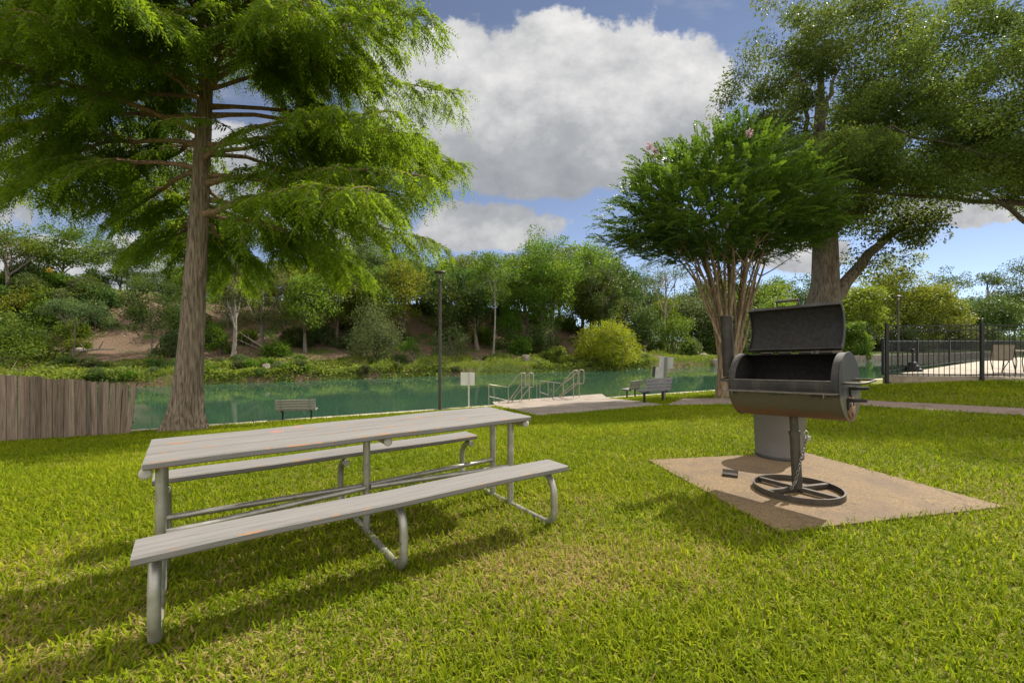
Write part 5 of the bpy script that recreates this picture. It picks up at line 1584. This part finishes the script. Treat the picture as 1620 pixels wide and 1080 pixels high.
def blob(px, py, rx, ry):
    cu, cv = (px - 810) / F, (HOR - py) / F
    a = k.math('DIVIDE', k.math('SUBTRACT', u_, cu), rx / F); b = k.math('DIVIDE', k.math('SUBTRACT', v_, cv), ry / F)
    return k.math('SUBTRACT', 1.0, k.math('SQRT', k.math('ADD', k.math('MULTIPLY', a, a), k.math('MULTIPLY', b, b))))
blobs = [(720, 150, 170, 130), (860, 270, 170, 50), (960, 240, 190, 80)  , (740, 130, 190, 115), (900, 110, 190, 105), (1060, 130, 120, 85), (860, 220, 210, 95), (1010, 195, 140, 75), (760, 360, 130, 45), (700, 240, 130, 70), (1540, 330, 130, 34), (1250, 400, 110, 40),
         (60, 430, 170, 60), (250, 420, 180, 55), (480, 330, 180, 80), (120, 250, 160, 50), (330, 250, 120, 60), (-150, 300, 200, 120), (1800, 250, 150, 90), (800, -150, 260, 70), (400, 60, 120, 60)]
acc = None
for bb in blobs:
    x_ = blob(*bb); acc = x_ if acc is None else k.math('MAXIMUM', acc, x_)
acc = k.math('MAXIMUM', acc, k.math('MULTIPLY_ADD', k.step(k.math('SUBTRACT', sx.outputs[2], k.math('MULTIPLY', sx.outputs[1], .8)), .1, .4), 1.3, -1.0))  # extra cloud cover added overhead and behind the camera, for fill light
dens = k.math('ADD', acc, k.math('ADD', k.math('MULTIPLY', k.math('SUBTRACT', nA, .5), 1.5), k.math('MULTIPLY', k.math('SUBTRACT', nB, .5), .8)))
mask = k.step(dens, .02, .22)
wisp = k.math('MULTIPLY', k.step(nC, .52, .74), .5)
mask = k.math('MAXIMUM', mask, wisp)
# light: thick middles and undersides greyer, billows brighter
lump = k.noise(k.scale(UV, (1, 1.25, 1)), 6.5, 10, .62)
low = k.math('ADD', k.step(v_, .30, .58), k.math('MULTIPLY', k.step(v_, .33, .24), .7))
br = k.math('ADD', k.math('MULTIPLY', low, .5), k.math('ADD', k.math('MULTIPLY', k.math('SUBTRACT', lump, .5), 1.35), .26))
ccol = k.ramp(br, [(0.0, (2.0, 2.12, 2.35)), (.45, (3.1, 3.2, 3.35)), (1.0, (6.3, 6.2, 6.1))])
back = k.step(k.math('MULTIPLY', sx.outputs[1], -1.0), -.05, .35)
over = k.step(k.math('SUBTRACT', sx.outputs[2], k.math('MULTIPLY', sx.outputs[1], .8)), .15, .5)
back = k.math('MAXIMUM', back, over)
ccol = k.mix(back, ccol, (12.5, 12.1, 11.6))  # unseen cloud behind and overhead made extra bright to open the shadows
hs = k.n('ShaderNodeHueSaturation'); hs.inputs['Saturation'].default_value = .76; hs.inputs['Value'].default_value = 1.04; k.l(sky.outputs[0], hs.inputs['Color'])
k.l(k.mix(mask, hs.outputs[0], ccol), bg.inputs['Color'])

sun = bpy.data.lights.new('sun', 'SUN'); sun.energy = 4.6; sun.angle = R(.6); sun.color = (1, .94, .84)
so = bpy.data.objects.new('sun', sun); col.objects.link(so)
sd = Vector((math.sin(SUN_AZ) * math.cos(SUN_EL), math.cos(SUN_AZ) * math.cos(SUN_EL), math.sin(SUN_EL)))
so.rotation_euler = sd.to_track_quat('Z', 'Y').to_euler(); so.location = (0, 0, 30)

cam = bpy.data.cameras.new('camera'); cam.lens = 16; cam.sensor_width = 36; cam.sensor_fit = 'HORIZONTAL'; cam.clip_end = 3000; cam.clip_start = .05
cam.shift_y = -2 / 1620
co = bpy.data.objects.new('camera', cam); col.objects.link(co); co.location = (0, 0, EYE); co.rotation_euler = (R(90), 0, 0)
scene.camera = co
scene.view_settings.view_transform = 'Standard'; scene.view_settings.look = 'None'; scene.view_settings.gamma = 1
scene.view_settings.use_curve_mapping = False
scene.view_settings.exposure = .92
scene.cycles.max_bounces = 12; scene.cycles.diffuse_bounces = 8; scene.cycles.transmission_bounces = 8; scene.cycles.transparent_max_bounces = 4
